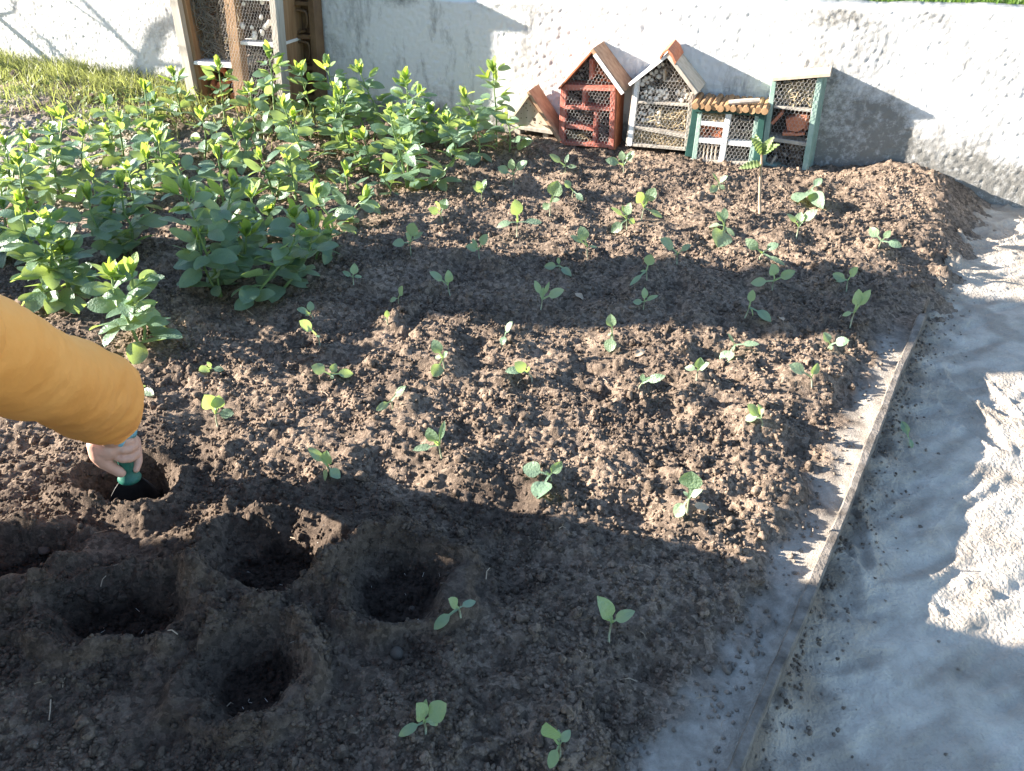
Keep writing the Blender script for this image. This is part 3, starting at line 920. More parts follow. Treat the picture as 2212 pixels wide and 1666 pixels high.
def rand_in(P):
    amin = min(p[0] for p in P); amax = max(p[0] for p in P); cmin = min(p[1] for p in P); cmax = max(p[1] for p in P)
    for _ in range(200):
        q = (R.uniform(amin, amax), R.uniform(cmin, cmax))
        if inpoly(q, P): return q
    return P[0]

def fill_sticks(name, parent, poly, b, n_, L, r, matr, flat=.5, deep=.03, vertical=False):
    P = [on_wall(x, y, b) for (x, y) in poly]
    mb = MB()
    for i in range(n_):
        a_, c_ = rand_in(P)
        an = R.gauss(0, flat) if not vertical else math.pi / 2 + R.gauss(0, .15)
        h = L * R.uniform(.3, .6)
        for _ in range(5):
            e1 = (a_ - math.cos(an) * h, c_ - math.sin(an) * h); e2 = (a_ + math.cos(an) * h, c_ + math.sin(an) * h)
            if inpoly(e1, P) and inpoly(e2, P): break
            h *= .65
        d = b - .006 - R.uniform(0, deep)
        mid = (a_ + R.uniform(-.1, .1) * h, c_ + R.uniform(-.15, .15) * h)
        mb.tube([wp(e1[0], d + R.uniform(-.004, .004), e1[1]), wp(mid[0], d, mid[1]), wp(e2[0], d + R.uniform(-.004, .004), e2[1])], r * R.uniform(.6, 1.3), 4)
    o = obj(name, mb.mesh(name), matr, parent); o['kind'] = 'stuff'
    return o

_lump = {}
def lump_mesh(key, matr, seed, sx, sy, sz, level=2, rough=.25, ang=False):
    k = (key, seed)
    if k not in _lump:
        V, Fc = ico(level)
        rs = np.random.RandomState(seed)
        d = V * np.array([sx, sy, sz])
        nz = np.zeros(len(V))
        for q in range(4):
            w_ = rs.normal(0, 2.2 * (q + 1) * .7, 3)
            nz += np.sin(V @ w_ + rs.uniform(0, 6)) / (q + 1)
        d = d * (1 + rough * .5 * nz)[:, None]
        me = fast_mesh(key, d, Fc, not ang)
        me.materials.append(matr)
        _lump[k] = me
    return _lump[k]

def cone_mesh():
    if 'cone' in bpy.data.meshes: return bpy.data.meshes['cone']
    mb = MB()
    for i in range(34):
        t = i / 33
        z = -1 + 2 * t
        rr = .95 * math.sin(math.pi * (.12 + .83 * t)) ** .8
        an = i * 2.39996
        d = Vector((math.cos(an), math.sin(an), 0)); s_ = Vector((-d.y, d.x, 0))
        c = d * rr * .45 + Vector((0, 0, z))
        tip = d * rr + Vector((0, 0, z + .28))
        mb.add([c - s_ * .3, c + s_ * .3, tip + s_ * .2, tip - s_ * .2, c + Vector((0, 0, .25))], [(0, 1, 2, 3), (0, 3, 4), (1, 4, 2), (3, 2, 4)])
    me = mb.mesh('cone'); me.materials.append(M['cone'])
    return me

def fill_lumps(name, parent, poly, b, n_, size, kind, deep=.02):
    P = [on_wall(x, y, b) for (x, y) in poly]
    made = []
    for i in range(n_):
        for _ in range(30):
            a_, c_ = rand_in(P)
            if all((a_ - q[0]) ** 2 + (c_ - q[1]) ** 2 > (size * 1.1) ** 2 for q in made): break
        made.append((a_, c_))
        s = size * R.uniform(.75, 1.25)
        if kind == 'cone': me = cone_mesh(); s *= .85
        elif kind == 'shell': me = lump_mesh('shell', M['shell'], R.randint(0, 3), 1, .85, .8, 2, .12)
        elif kind == 'chip': me = lump_mesh('chip', M['bark'], R.randint(0, 5), 1.4, .5, .6, 1, .35, True)
        else: me = lump_mesh('brickbit', M['brick'], R.randint(0, 5), 1.2, .6, .8, 1, .3, True)
        Mx = Matrix.Translation(wp(a_, b - .006 - size - R.uniform(0, deep), c_)) @ Matrix.Rotation(R.uniform(0, 6.28), 4, Vector((R.uniform(-1, 1), R.uniform(-1, 1), R.uniform(-1, 1)))) @ Matrix.Scale(s, 4)
        obj(name, me, None, parent, Mx)

def base_of(px, py, b):
    a_, c_ = on_wall(px, py, b)
    p = wp(a_, b * .5, 0)
    return Vector((p.x, p.y, base_z(p.x, p.y)))

def roof_board(name, parent, p0, p1, b0, b1, thick, matr):
    """a plank whose front end edge runs p0->p1 (pixels on plane b0); it runs back to b1; thick downwards"""
    a0, c0 = on_wall(*p0, b0); a1, c1 = on_wall(*p1, b0)
    dx, dz = a1 - a0, c1 - c0
    L = math.hypot(dx, dz); nx, nz = -dz / L * thick, dx / L * thick
    if nz > 0: nx, nz = -nx, -nz
    q = [(a0, c0), (a1, c1), (a1 + nx, c1 + nz), (a0 + nx, c0 + nz)]
    V = [wp(a_, b0, c_) for a_, c_ in q] + [wp(a_, b1, c_) for a_, c_ in q]
    mb = MB(); mb.hexa(V)
    me = mb.mesh(name)
    bm = bmesh.new(); bm.from_mesh(me); bmesh.ops.recalc_face_normals(bm, faces=bm.faces)
    bmesh.ops.bevel(bm, geom=list(bm.edges), offset=.001, segments=1, affect='EDGES'); bm.to_mesh(me); bm.free()
    return obj(name, me, matr, parent)

def red_hotel():
    b = .13
    t = thing('insect_hotel', 'red painted insect hotel with pointed gable roof and wire front', 'insect hotel', base_of(1270, 318, b), 'insect hotels along the wall')
    prism('back_panel', t, [(1284, 116), (1333, 186), (1326, 318), (1212, 312), (1216, 190)], .03, .02, M['dark'])
    prism('side_panel', t, [(1211, 190), (1217, 190), (1213, 314), (1206, 314)], b - .003, .118, M['red'])
    prism('side_panel', t, [(1326, 190), (1335, 190), (1329, 324), (1320, 324)], b - .003, .118, M['rust'])
    for q in ([(1215, 188), (1223, 188), (1218, 314), (1210, 314)], [(1319, 190), (1330, 190), (1325, 323), (1314, 323)]):
        prism('post', t, q, b, .03, M['red'])
    for q in ([(1219, 183), (1329, 187), (1329, 198), (1219, 195)], [(1223, 228), (1322, 234), (1322, 241), (1222, 236)],
              [(1223, 269), (1283, 277), (1283, 284), (1222, 277)], [(1219, 306), (1318, 313), (1318, 320), (1219, 314)]):
        prism('rail', t, q, b + .002, .09, M['red'])
    for q in ([(1258, 196), (1265, 196), (1263, 230), (1257, 230)], [(1283, 240), (1290, 240), (1286, 313), (1279, 313)],
              [(1273, 128), (1281, 128), (1280, 172), (1272, 172)]):
        prism('divider', t, q, b - .004, .08, M['red'])
    roof_board('roof_board', t, (1281, 105), (1205, 191), b + .022, .0, .008, M['rust'])
    r = roof_board('roof_board', t, (1281, 104), (1351, 197), b + .03, .0, .016, M['roofwood'])
    prism('barge_board', t, strip_poly(1284, 118, 1345, 203, 8), b + .034, .004, M['whitewood'])
    gab = [(1282, 113), (1322, 184), (1222, 182)]
    wire(t, gab, b + .005); wire(t, [(1217, 190), (1326, 192), (1321, 316), (1214, 312)], b + .005)
    fill_lumps('wood_chip', t, [(1228, 178), (1270, 130), (1272, 178)], b - .02, 14, .008, 'chip')
    fill_lumps('brick_piece', t, [(1288, 135), (1318, 180), (1284, 182)], b - .02, 14, .009, 'brick')
    fill_lumps('wood_chip', t, [(1282, 205), (1318, 206), (1316, 228), (1280, 226)], b - .02, 10, .008, 'chip')
    fill_lumps('wood_chip', t, [(1245, 246), (1280, 246), (1278, 272), (1245, 268)], b - .02, 8, .008, 'chip')
    fill_sticks('twig_filling', t, [(1224, 282), (1278, 288), (1276, 308), (1222, 304)], b - .01, 90, .03, .0012, M['straw'], .9)
    fill_sticks('cane_filling', t, [(1225, 198), (1318, 202), (1278, 270), (1224, 268)], b - .045, 120, .03, .0022, M['bark'], .8)
    fill_sticks('cane_filling', t, [(1290, 245), (1316, 245), (1312, 312), (1288, 310)], b - .03, 80, .03, .002, M['bark'], .8)
red_hotel()

def white_hotel():
    b = .13
    t = thing('insect_hotel', 'weathered white insect hotel with pointed roof filled with shells and twigs', 'insect hotel', base_of(1420, 322, b), 'insect hotels along the wall')
    prism('back_panel', t, [(1443, 122), (1500, 200), (1486, 324), (1360, 314), (1376, 176)], .03, .02, M['dark'])
    prism('side_panel', t, [(1369, 178), (1374, 178), (1357, 316), (1351, 316)], b - .003, .118, M['greywood'])
    prism('side_panel', t, [(1494, 204), (1501, 204), (1490, 327), (1482, 327)], b - .003, .118, M['greywood'])
    prism('post', t, [(1372, 174), (1381, 174), (1364, 316), (1354, 316)], b, .03, M['whitewood'])
    prism('post', t, [(1489, 202), (1498, 202), (1487, 326), (1477, 326)], b, .03, M['greywood'])
    for q in (strip_poly(1377, 221, 1488, 229, 5), strip_poly(1368, 275, 1481, 296, 7), strip_poly(1360, 313, 1478, 323, 6)):
        prism('shelf', t, q, b - .002, .09, M['greywood'])
    prism('shelf', t, strip_poly(1434, 176, 1466, 176, 3), b - .006, .07, M['greywood'])
    prism('divider', t, strip_poly(1434, 150, 1434, 176, 4), b - .006, .07, M['palewood'])
    roof_board('roof_board', t, (1444, 114), (1357, 181), b + .025, .0, .013, M['whitewood'])
    roof_board('roof_board', t, (1443, 112), (1511, 198), b + .03, .0, .014, M['palewood'])
    prism('barge_board', t, strip_poly(1444, 122, 1504, 203, 8), b + .034, .004, M['greywood'])
    a_, c_ = on_wall(1446, 106, b)
    mb = MB()
    prof = [(-.032, -.030), (-.020, -.006), (0, .006), (.020, -.010), (.040, -.042)]
    prof2 = [(x_ * .86, z_ - .009) for x_, z_ in prof]
    ring = prof + prof2[::-1]
    V = [wp(a_ + x_, b + .036, c_ + z_) for x_, z_ in ring] + [wp(a_ + x_, -.0 + .012, c_ + z_ + .010) for x_, z_ in ring]
    n_ = len(ring)
    Fc = [tuple(range(n_)), tuple(range(2 * n_ - 1, n_ - 1, -1))] + [(i, (i + 1) % n_, (i + 1) % n_ + n_, i + n_) for i in range(n_)]
    mb.add(V, Fc); obj('ridge_tile', mb.mesh('ridge_tile'), M['brick'], t)
    wire(t, [(1443, 122), (1495, 200), (1480, 322), (1360, 312), (1376, 178)], b + .005)
    fill_lumps('snail_shell', t, [(1382, 175), (1430, 138), (1432, 168), (1382, 190)], b - .008, 13, .0105, 'shell')
    fill_lumps('snail_shell', t, [(1380, 190), (1484, 198), (1484, 222), (1378, 216)], b - .008, 22, .0105, 'shell')
    fill_lumps('snail_shell', t, [(1376, 228), (1426, 234), (1422, 268), (1372, 268)], b - .008, 17, .0105, 'shell')
    fill_lumps('wood_chip', t, [(1444, 180), (1486, 190), (1486, 222), (1440, 214)], b - .015, 16, .010, 'chip')
    fill_sticks('twig_filling', t, [(1428, 232), (1484, 240), (1478, 288), (1376, 268)], b - .008, 150, .05, .0018, M['straw'], .8, .04)
    fill_sticks('twig_filling', t, [(1380, 182), (1440, 130), (1488, 196), (1484, 224), (1378, 216)], b - .03, 170, .05, .002, M['bark'], .9, .03)
    fill_sticks('straw_filling', t, [(1366, 282), (1476, 298), (1474, 320), (1360, 310)], b - .004, 360, .05, .0010, M['straw'], 1.1, .03)
    fill_sticks('cane_filling', t, [(1374, 228), (1484, 232), (1478, 288), (1368, 270)], b - .045, 140, .05, .002, M['bark'], .9, .02)
white_hotel()

def log_hotel():
    b = .15
    t = thing('insect_hotel', 'small square insect hotel with white cross dividers under a log roof', 'insect hotel', base_of(1560, 348, b), 'insect hotels along the wall')
    prism('back_panel', t, [(1502, 242), (1646, 252), (1632, 352), (1486, 344)], .04, .02, M['dark'])
    prism('post', t, [(1496, 238), (1508, 239), (1494, 340), (1479, 338)], b, .11, M['darkgreen'])
    prism('post', t, [(1640, 249), (1653, 250), (1641, 354), (1625, 353)], b + .01, .12, M['darkgreen'])
    prism('trim_strip', t, [(1508, 243), (1516, 243), (1504, 346), (1494, 345)], b + .004, .02, M['greenpaint'])
    prism('trim_strip', t, [(1631, 250), (1640, 250), (1626, 354), (1616, 352)], b + .004, .02, M['greenpaint'])
    prism('beam', t, strip_poly(1496, 239, 1655, 249, 6), b + .012, .11, M['darkgreen'])
    prism('sill', t, strip_poly(1490, 346, 1632, 356, 6), b + .004, .1, M['greywood'])
    prism('divider', t, [(1568, 246), (1580, 246), (1563, 350), (1551, 350)], b + .006, .05, M['whitewood'])
    for q in (strip_poly(1513, 266, 1566, 272, 9), strip_poly(1505, 303, 1558, 308, 10), strip_poly(1572, 309, 1624, 314, 10)):
        prism('shelf', t, q, b + .003, .05, M['whitewood'])
    for i in range(12):
        f = i / 11
        x_ = 1502 + f * 150; y_ = 230 + f * 10 + R.uniform(-1.5, 1.5)
        a_, c_ = on_wall(x_, y_, b + .03)
        rr = R.uniform(.0125, .0155)
        mb = MB(); mb.tube([wp(a_, b + .03 + R.uniform(-.006, .006), c_), wp(a_, b + .03 - .001, c_), wp(a_ + R.uniform(-.006, .006), .03, c_ + .006)], [rr * .94, rr, rr * .95], 9)
        obj('roof_log', mb.mesh('roof_log', False), M['log'], t)
    wire(t, [(1510, 246), (1634, 254), (1620, 350), (1496, 344)], b + .009)
    fill_sticks('straw_filling', t, [(1516, 246), (1566, 250), (1564, 266), (1514, 262)], b - .004, 160, .045, .0013, M['straw'], .4)
    fill_lumps('brick_piece', t, [(1510, 274), (1562, 278), (1556, 302), (1508, 298)], b - .004, 26, .0105, 'brick')
    fill_lumps('wood_chip', t, [(1582, 254), (1628, 256), (1618, 306), (1574, 304)], b - .006, 46, .0105, 'chip')
    for i in range(5):
        x_ = 1514 + i * 8.5
        a_, c_ = on_wall(x_, 312, b - .006); a2, c2 = on_wall(x_ - 4, 344, b - .006)
        mb = MB(); mb.tube([wp(a_, b - .006, c_), wp(a2, b - .006, c2)], .0036, 7); obj('bamboo_cane', mb.mesh('bamboo_cane', True), M['palewood'], t)
    fill_sticks('cane_filling', t, [(1568, 318), (1614, 320), (1610, 350), (1562, 348)], b - .03, 80, .03, .002, M['bark'], .9)
    # a loose offcut lies on top of the logs
    a_, c_ = on_wall(1575, 221, b); a2, c2 = on_wall(1640, 219, b)
    mb = MB(); mb.tube([wp(a_, b + .01, c_), wp((a_ + a2) / 2, b, (c_ + c2) / 2 + .001), wp(a2, b - .012, c2)], [.011, .0115, .010], 8)
    o = obj('wooden_offcut', mb.mesh('wooden_offcut'), M['greywood'])
    tag(o, 'short pale round stick lying on the log roof', 'stick')
log_hotel()

def tall_hotel():
    b = .104
    t = thing('insect_hotel', 'tall narrow pale green insect hotel with flat board top and brick pieces inside', 'insect hotel', base_of(1690, 375, b), 'insect hotels along the wall')
    prism('back_panel', t, [(1674, 172), (1775, 168), (1738, 380), (1642, 360)], .03, .02, M['dark'])
    prism('post', t, [(1667, 174), (1677, 174), (1653, 352), (1641, 350)], b, .115, M['greenpaint'])
    prism('post', t, [(1765, 168), (1777, 168), (1741, 384), (1729, 383)], b, .03, M['greenpaint'])
    for k in range(4):                                # fluted side of the right-hand post
        o_ = 12 + k * 2.6
        prism('flute', t, [(1765 + o_, 167), (1767.4 + o_, 167), (1731.4 + o_, 385 - k), (1729 + o_, 385 - k)], b - .008 - .024 * k, .021, M['greenpaint'])
    prism('top_board', t, [(1667, 168), (1794, 158), (1794, 166), (1667, 176)], b + .012, .125, M['palewood'])
    for q in (strip_poly(1672, 231, 1755, 241, 5), strip_poly(1661, 300, 1742, 313, 8), strip_poly(1648, 354, 1731, 374, 7)):
        prism('shelf', t, q, b - .003, .09, M['greenpaint'] if q[0][1] > 340 else M['greywood'])
    wire(t, [(1677, 176), (1766, 171), (1731, 376), (1652, 356)], b + .006)
    fill_lumps('wood_chip', t, [(1676, 182), (1762, 180), (1752, 234), (1672, 226)], b - .006, 46, .0115, 'chip')
    fill_sticks('twig_filling', t, [(1676, 178), (1764, 174), (1752, 234), (1672, 226)], b - .01, 110, .05, .0022, M['straw'], .8)
    prism('brick_piece', t, strip_poly(1667, 268, 1690, 244, 7), b - .004, .05, M['brick'])
    prism('brick_piece', t, [(1697, 258), (1728, 249), (1744, 250), (1740, 276), (1722, 286), (1700, 282)], b - .006, .06, M['brick'])
    prism('brick_piece', t, strip_poly(1690, 290, 1716, 290, 7), b - .003, .05, M['brick'])
    prism('brick_piece', t, strip_poly(1716, 292, 1738, 289, 6), b - .008, .05, M['brick'])
    prism('brick_piece', t, [(1736, 262), (1749, 250), (1746, 280), (1736, 284)], b - .02, .05, M['brick'])
    fill_lumps('pine_cone', t, [(1680, 318), (1738, 318), (1728, 366), (1656, 350)], b - .004, 26, .014, 'cone')
    fill_lumps('wood_chip', t, [(1700, 316), (1736, 320), (1730, 350), (1690, 340)], b - .004, 16, .010, 'chip')
    prism('wood_slip', t, strip_poly(1665, 356, 1676, 338, 5), b - .003, .01, M['palewood'])
tall_hotel()

def drilled_block():
    b = .11
    t = thing('insect_hotel', 'low triangular wooden insect hotel drilled with small holes under a slanting plank', 'insect hotel', base_of(1150, 285, b), 'insect hotels along the wall')
    blk = prism('drilled_block', t, [(1101, 269), (1138, 209), (1193, 282)], b, .07, M['palewood'])
    mb = MB()
    for i in range(24):
        for _ in range(20):
            x_ = R.uniform(1108, 1184); y_ = R.uniform(222, 274)
            if inpoly((x_, y_), [(1106, 268), (1138, 216), (1186, 278)]): break
        a_, c_ = on_wall(x_, y_, b)
        rr = R.choice((.0018, .0025, .0025, .003))
        V = [wp(a_ + rr * math.cos(q * .785), b + .0009, c_ + rr * math.sin(q * .785)) for q in range(8)]
        mb.add(V, [tuple(range(8))])
    a_, c_ = on_wall(1154, 258, b)
    mb.add([wp(a_ + .007 * math.cos(q * .785), b + .0009, c_ + .009 * math.sin(q * .785)) for q in range(8)], [tuple(range(8))])
    obj('drill_hole', mb.mesh('drill_hole'), M['dark'], blk)
    roof_board('roof_board', t, (1139, 203), (1097, 262), b + .02, .015, .012, M['palewood'])
    roof_board('roof_plank', t, (1142, 196), (1212, 305), b + .035, .015, .014, M['roofwood'])
    prism('base_board', t, [(1104, 270), (1194, 283), (1194, 291), (1104, 277)], b + .012, .09, M['greywood'])
    for x_ in (1112, 1172):
        prism('foot', t, [(x_, 274), (x_ + 12, 276), (x_ + 12, 302), (x_, 296)], b - .01, .06, M['greywood'])
drilled_block()

def big_hotel():
    b = .26
    t = thing('insect_hotel_cabinet', 'large weathered timber insect hotel cabinet with torn wire and white shelf edges', 'insect hotel', base_of(500, 220, b))
    top = -150
    def lx(x, y, k): return x + k * y          # lean of an upright in the picture
    def up(x0, x1, k, bb, th, m_, y1=255, nm='post'):
        return prism(nm, t, [(lx(x0, top, k), top), (lx(x1, top, k), top), (lx(x1, y1, k), y1), (lx(x0, y1, k), y1)], bb, th, m_)
    up(366, 383, .19, b, .04, M['greywood'])
    up(383, 400, .19, b - .03, .2, M['brownwood'], nm='side_panel')
    up(483, 505, .115, b, .05, M['brownwood'])
    up(581, 594, .085, b, .06, M['greywood'])
    up(594, 600, .085, b - .055, .18, M['brownwood'], nm='side_panel')
    prism('back_panel', t, [(360, top), (600, top), (640, 255), (410, 255)], .03, .02, M['dark'])
    prism('shelf', t, strip_poly(418, 136, 518, 146, 7), b - .012, .2, M['whitewood'])
    prism('shelf', t, strip_poly(511, 92, 598, 100, 7), b - .012, .2, M['whitewood'])
    prism('shelf', t, strip_poly(500, -2, 590, 0, 4), b - .012, .2, M['whitewood'])
    prism('top_board', t, strip_poly(340, top, 600, top, 14), b + .03, .27, M['greywood'])
    wire(t, [(455, top), (582, top), (606, 200), (508, 230), (478, 60)], b + .004, .0165)
    fill_sticks('hay_filling', t, [(395, -60), (490, -60), (508, 136), (420, 132)], b - .05, 700, .12, .0012, M['hay'], 1.2, .06)
    fill_lumps('pine_cone', t, [(508, -40), (582, -40), (594, 90), (516, 84)], b - .02, 46, .02, 'cone', .03)
    fill_lumps('snail_shell', t, [(515, 0), (586, 0), (594, 88), (518, 84)], b - .012, 14, .013, 'shell', .02)
    fill_sticks('cane_filling', t, [(514, 106), (600, 112), (606, 210), (520, 200)], b - .05, 130, .05, .003, M['bark'], .8)
    fill_lumps('brick_piece', t, [(425, 148), (508, 156), (512, 240), (430, 235)], b - .05, 26, .026, 'brick', .02)
    fill_sticks('torn_fibre', t, [(478, 0), (512, 0), (520, 140), (486, 140)], b + .006, 40, .05, .001, M['straw'], .9, .004)
    # moulded brown crate behind its right side, close to the wall
    g = thing('moulded_crate', 'brown moulded crate with rounded recesses standing against the wall', 'crate', base_of(640, 230, .08))
    bb = .085
    prism('crate_back', g, [(600, top), (670, top), (690, 220), (618, 220)], .02, .01, M['crate'])
    def cx(x, y): return x + .075 * y
    for x0, x1 in ((600, 607), (664, 676)):
        prism('rim', g, [(cx(x0, top), top), (cx(x1, top), top), (cx(x1, 225), 225), (cx(x0, 225), 225)], bb, .07, M['crate'])
    for y0 in (-130, -62, 2, 74, 142, 205):
        prism('cross_rib', g, [(cx(606, y0), y0), (cx(665, y0), y0 + 2), (cx(665, y0 + 9), y0 + 11), (cx(606, y0 + 9), y0 + 9)], bb - .008, .05, M['crate'])
    for yc in (-24, 46, 114, 180):                     # rounded cells: hoops set in the recesses
        mb = MB()
        pts = []
        for q in range(25):
            an = 6.283 * q / 24
            sq = 1 / max(abs(math.cos(an)), abs(math.sin(an))) ** .55
            x_ = cx(636, yc) + 25 * math.cos(an) * sq; y_ = yc + 24 * math.sin(an) * sq
            a_, c_ = on_wall(x_, y_, bb - .02); pts.append(wp(a_, bb - .02, c_))
        mb.tube(pts, .007, 6, False)
        obj('cell_rim', mb.mesh('cell_rim', True), M['crate'], g)
big_hotel()

# ------------------------------------------------------------------ plants
def leaf_mesh(name, matr, pet, width, curl, fold, wav, seed, point=1.0, seg=9):
    """unit leaf along +Y, normal +Z; pet = share of bare stalk"""
    if name in bpy.data.meshes: return bpy.data.meshes[name]
    rs = random.Random(seed)
    V = []; Fc = []
    cols = (-1, -.55, 0, .55, 1)
    for i in range(seg + 1):
        t = i / seg
        if t <= pet: w = .022 + .02 * (1 - t)
        else:
            q = (t - pet) / (1 - pet)
            w = width * .5 * (math.sin(math.pi * min(1, q ** .82)) ** (.62 * point)) + .012 * (1 - q)
            if i == seg: w = .006
        y = math.sin(t * curl) / curl if abs(curl) > 1e-3 else t
        z = (1 - math.cos(t * curl)) / curl if abs(curl) > 1e-3 else 0
        for c in cols:
            V.append((c * w, y, z + fold * abs(c) * w + wav * w * math.sin(t * 9 + c * 2.2 + seed) * abs(c)))
    n_ = len(cols)
    for i in range(seg):
        for k in range(n_ - 1):
            Fc.append((i * n_ + k, i * n_ + k + 1, (i + 1) * n_ + k + 1, (i + 1) * n_ + k))
    me = new_mesh(name, V, Fc, True)
    me.materials.append(matr)
    return me

def frame(p0, p1, nrm, scale_w=1.0):
    y = (p1 - p0); L = y.length
    y = y.normalized()
    x = y.cross(nrm)
    if x.length < 1e-4: x = y.cross(Vector((1, 0, .1)))
    x.normalize()
    z = x.cross(y)
    m_ = Matrix((x * L * scale_w, y * L, z * L)).transposed().to_4x4()
    m_.translation = p0
    return m_

CAMP = Vector((0, 0, H))
def zone(x, y, px):
    if edge_dist(x, y) > -.22: return 'close to the edging', 'edge'
    if wall_dist(x, y) < .62: return 'below the insect hotels', 'hotels'
    if y < .95: return 'beside the empty planting holes', 'holes'
    if .0875 * -x + 1.94 < y < .0875 * -x + 2.33: return 'in the dark shadow band', 'band'
    if y < 1.94 - .0875 * x: return 'in the wide sunlit patch', 'sun'
    return 'between shadow band and hotel row', 'mid'

def seedling(b_px, tips, k):
    base = on_soil(*b_px)
    base.z = ground_z(base.x, base.y) - .004
    zn, zg = zone(base.x, base.y, b_px)
    nl = len(tips)
    word = {2: 'two', 3: 'three', 4: 'four', 5: 'five'}[nl]
    low = sum(1 for q in tips if q[1] > b_px[1] - 4)
    hpx = (b_px[1] - min(q[1] for q in tips)) / (F / (CT * base.y + ST * H))
    size = 'tall' if hpx > .105 else ('tiny' if hpx < .055 else 'young')
    pose = ', one lying flat' if low == 1 else (', some lying flat' if low > 1 else '')
    lab = '%s cabbage seedling with %s leaves%s, %s' % (size, word, pose, zn)
    t = thing('cabbage_seedling', lab, 'seedling', base, '%s cabbage seedlings, %s leaves%s, %s' % (size, word, pose, zg))
    hv = Vector((base.x, base.y, 0)).normalized()          # horizontal view direction
    P3 = []
    for (x, y, w) in tips:
        d = Vector(ray(x, y))
        off = R.uniform(-.018, .018)
        tt = (hv.dot(base) + off) / hv.dot(d)
        p = CAMP + d * tt
        gz = base_z(p.x, p.y) + .012
        if p.z < gz:
            q = on_z(x, y, gz); q2 = on_z(x, y, base_z(q.x, q.y) + .014); p = q2
        P3.append((p, w))
    hi = max(p.z for p, w in P3)
    hj = base.z + max(.012, .42 * (hi - base.z))
    mean = sum((p for p, w in P3), Vector()) / nl
    J = Vector((base.x * .75 + mean.x * .25, base.y * .75 + mean.y * .25, hj))
    mb = MB()
    mid = (base + J) / 2 + Vector((R.uniform(-.003, .003), R.uniform(-.003, .003), 0))
    mb.tube([base - Vector((0, 0, .01)), mid, J], [.0021, .0019, .0017], 6)
    obj('stem', mb.mesh('stem', True), M['seedstem'], t)
    for i, (p, w) in enumerate(P3):
        L = (p - J).length
        view = (CAMP - p).normalized()
        side = Vector((R.uniform(-.5, .5), R.uniform(-.3, .3), R.uniform(.2, .9)))
        nrm = (view * R.uniform(.5, 1.0) + side).normalized()
        c = R.choice((-.9, -.6, -.35, -.2)) if w < .55 else R.choice((-.5, -.3, .2))
        pe = .34 if L > .05 else .22
        ww = {0: .2, 1: .32, 2: .42, 3: .52, 4: .62}[min(range(5), key=lambda q: abs((.2, .32, .42, .52, .62)[q] - w))]
        me = leaf_mesh('seedling_leaf_%d_%d_%d' % (round(c * 100), round(ww * 100), round(pe * 100)), M['seed'], pe, ww * .98, c, R.choice((.12, .25)), .10, k)
        # aim so the curled tip lands on the target
        ty = math.sin(c) / c; tz = (1 - math.cos(c)) / c
        Mx = frame(J, p, nrm)
        rotx = Matrix.Rotation(-math.atan2(tz, ty), 4, 'X'); sc = 1 / math.hypot(ty, tz)
        obj('leaf', me, None, t, Mx @ rotx @ Matrix.Scale(sc, 4))
    return t
for k, (b_px, tips) in enumerate(SEED):
    seedling(b_px, tips, k)

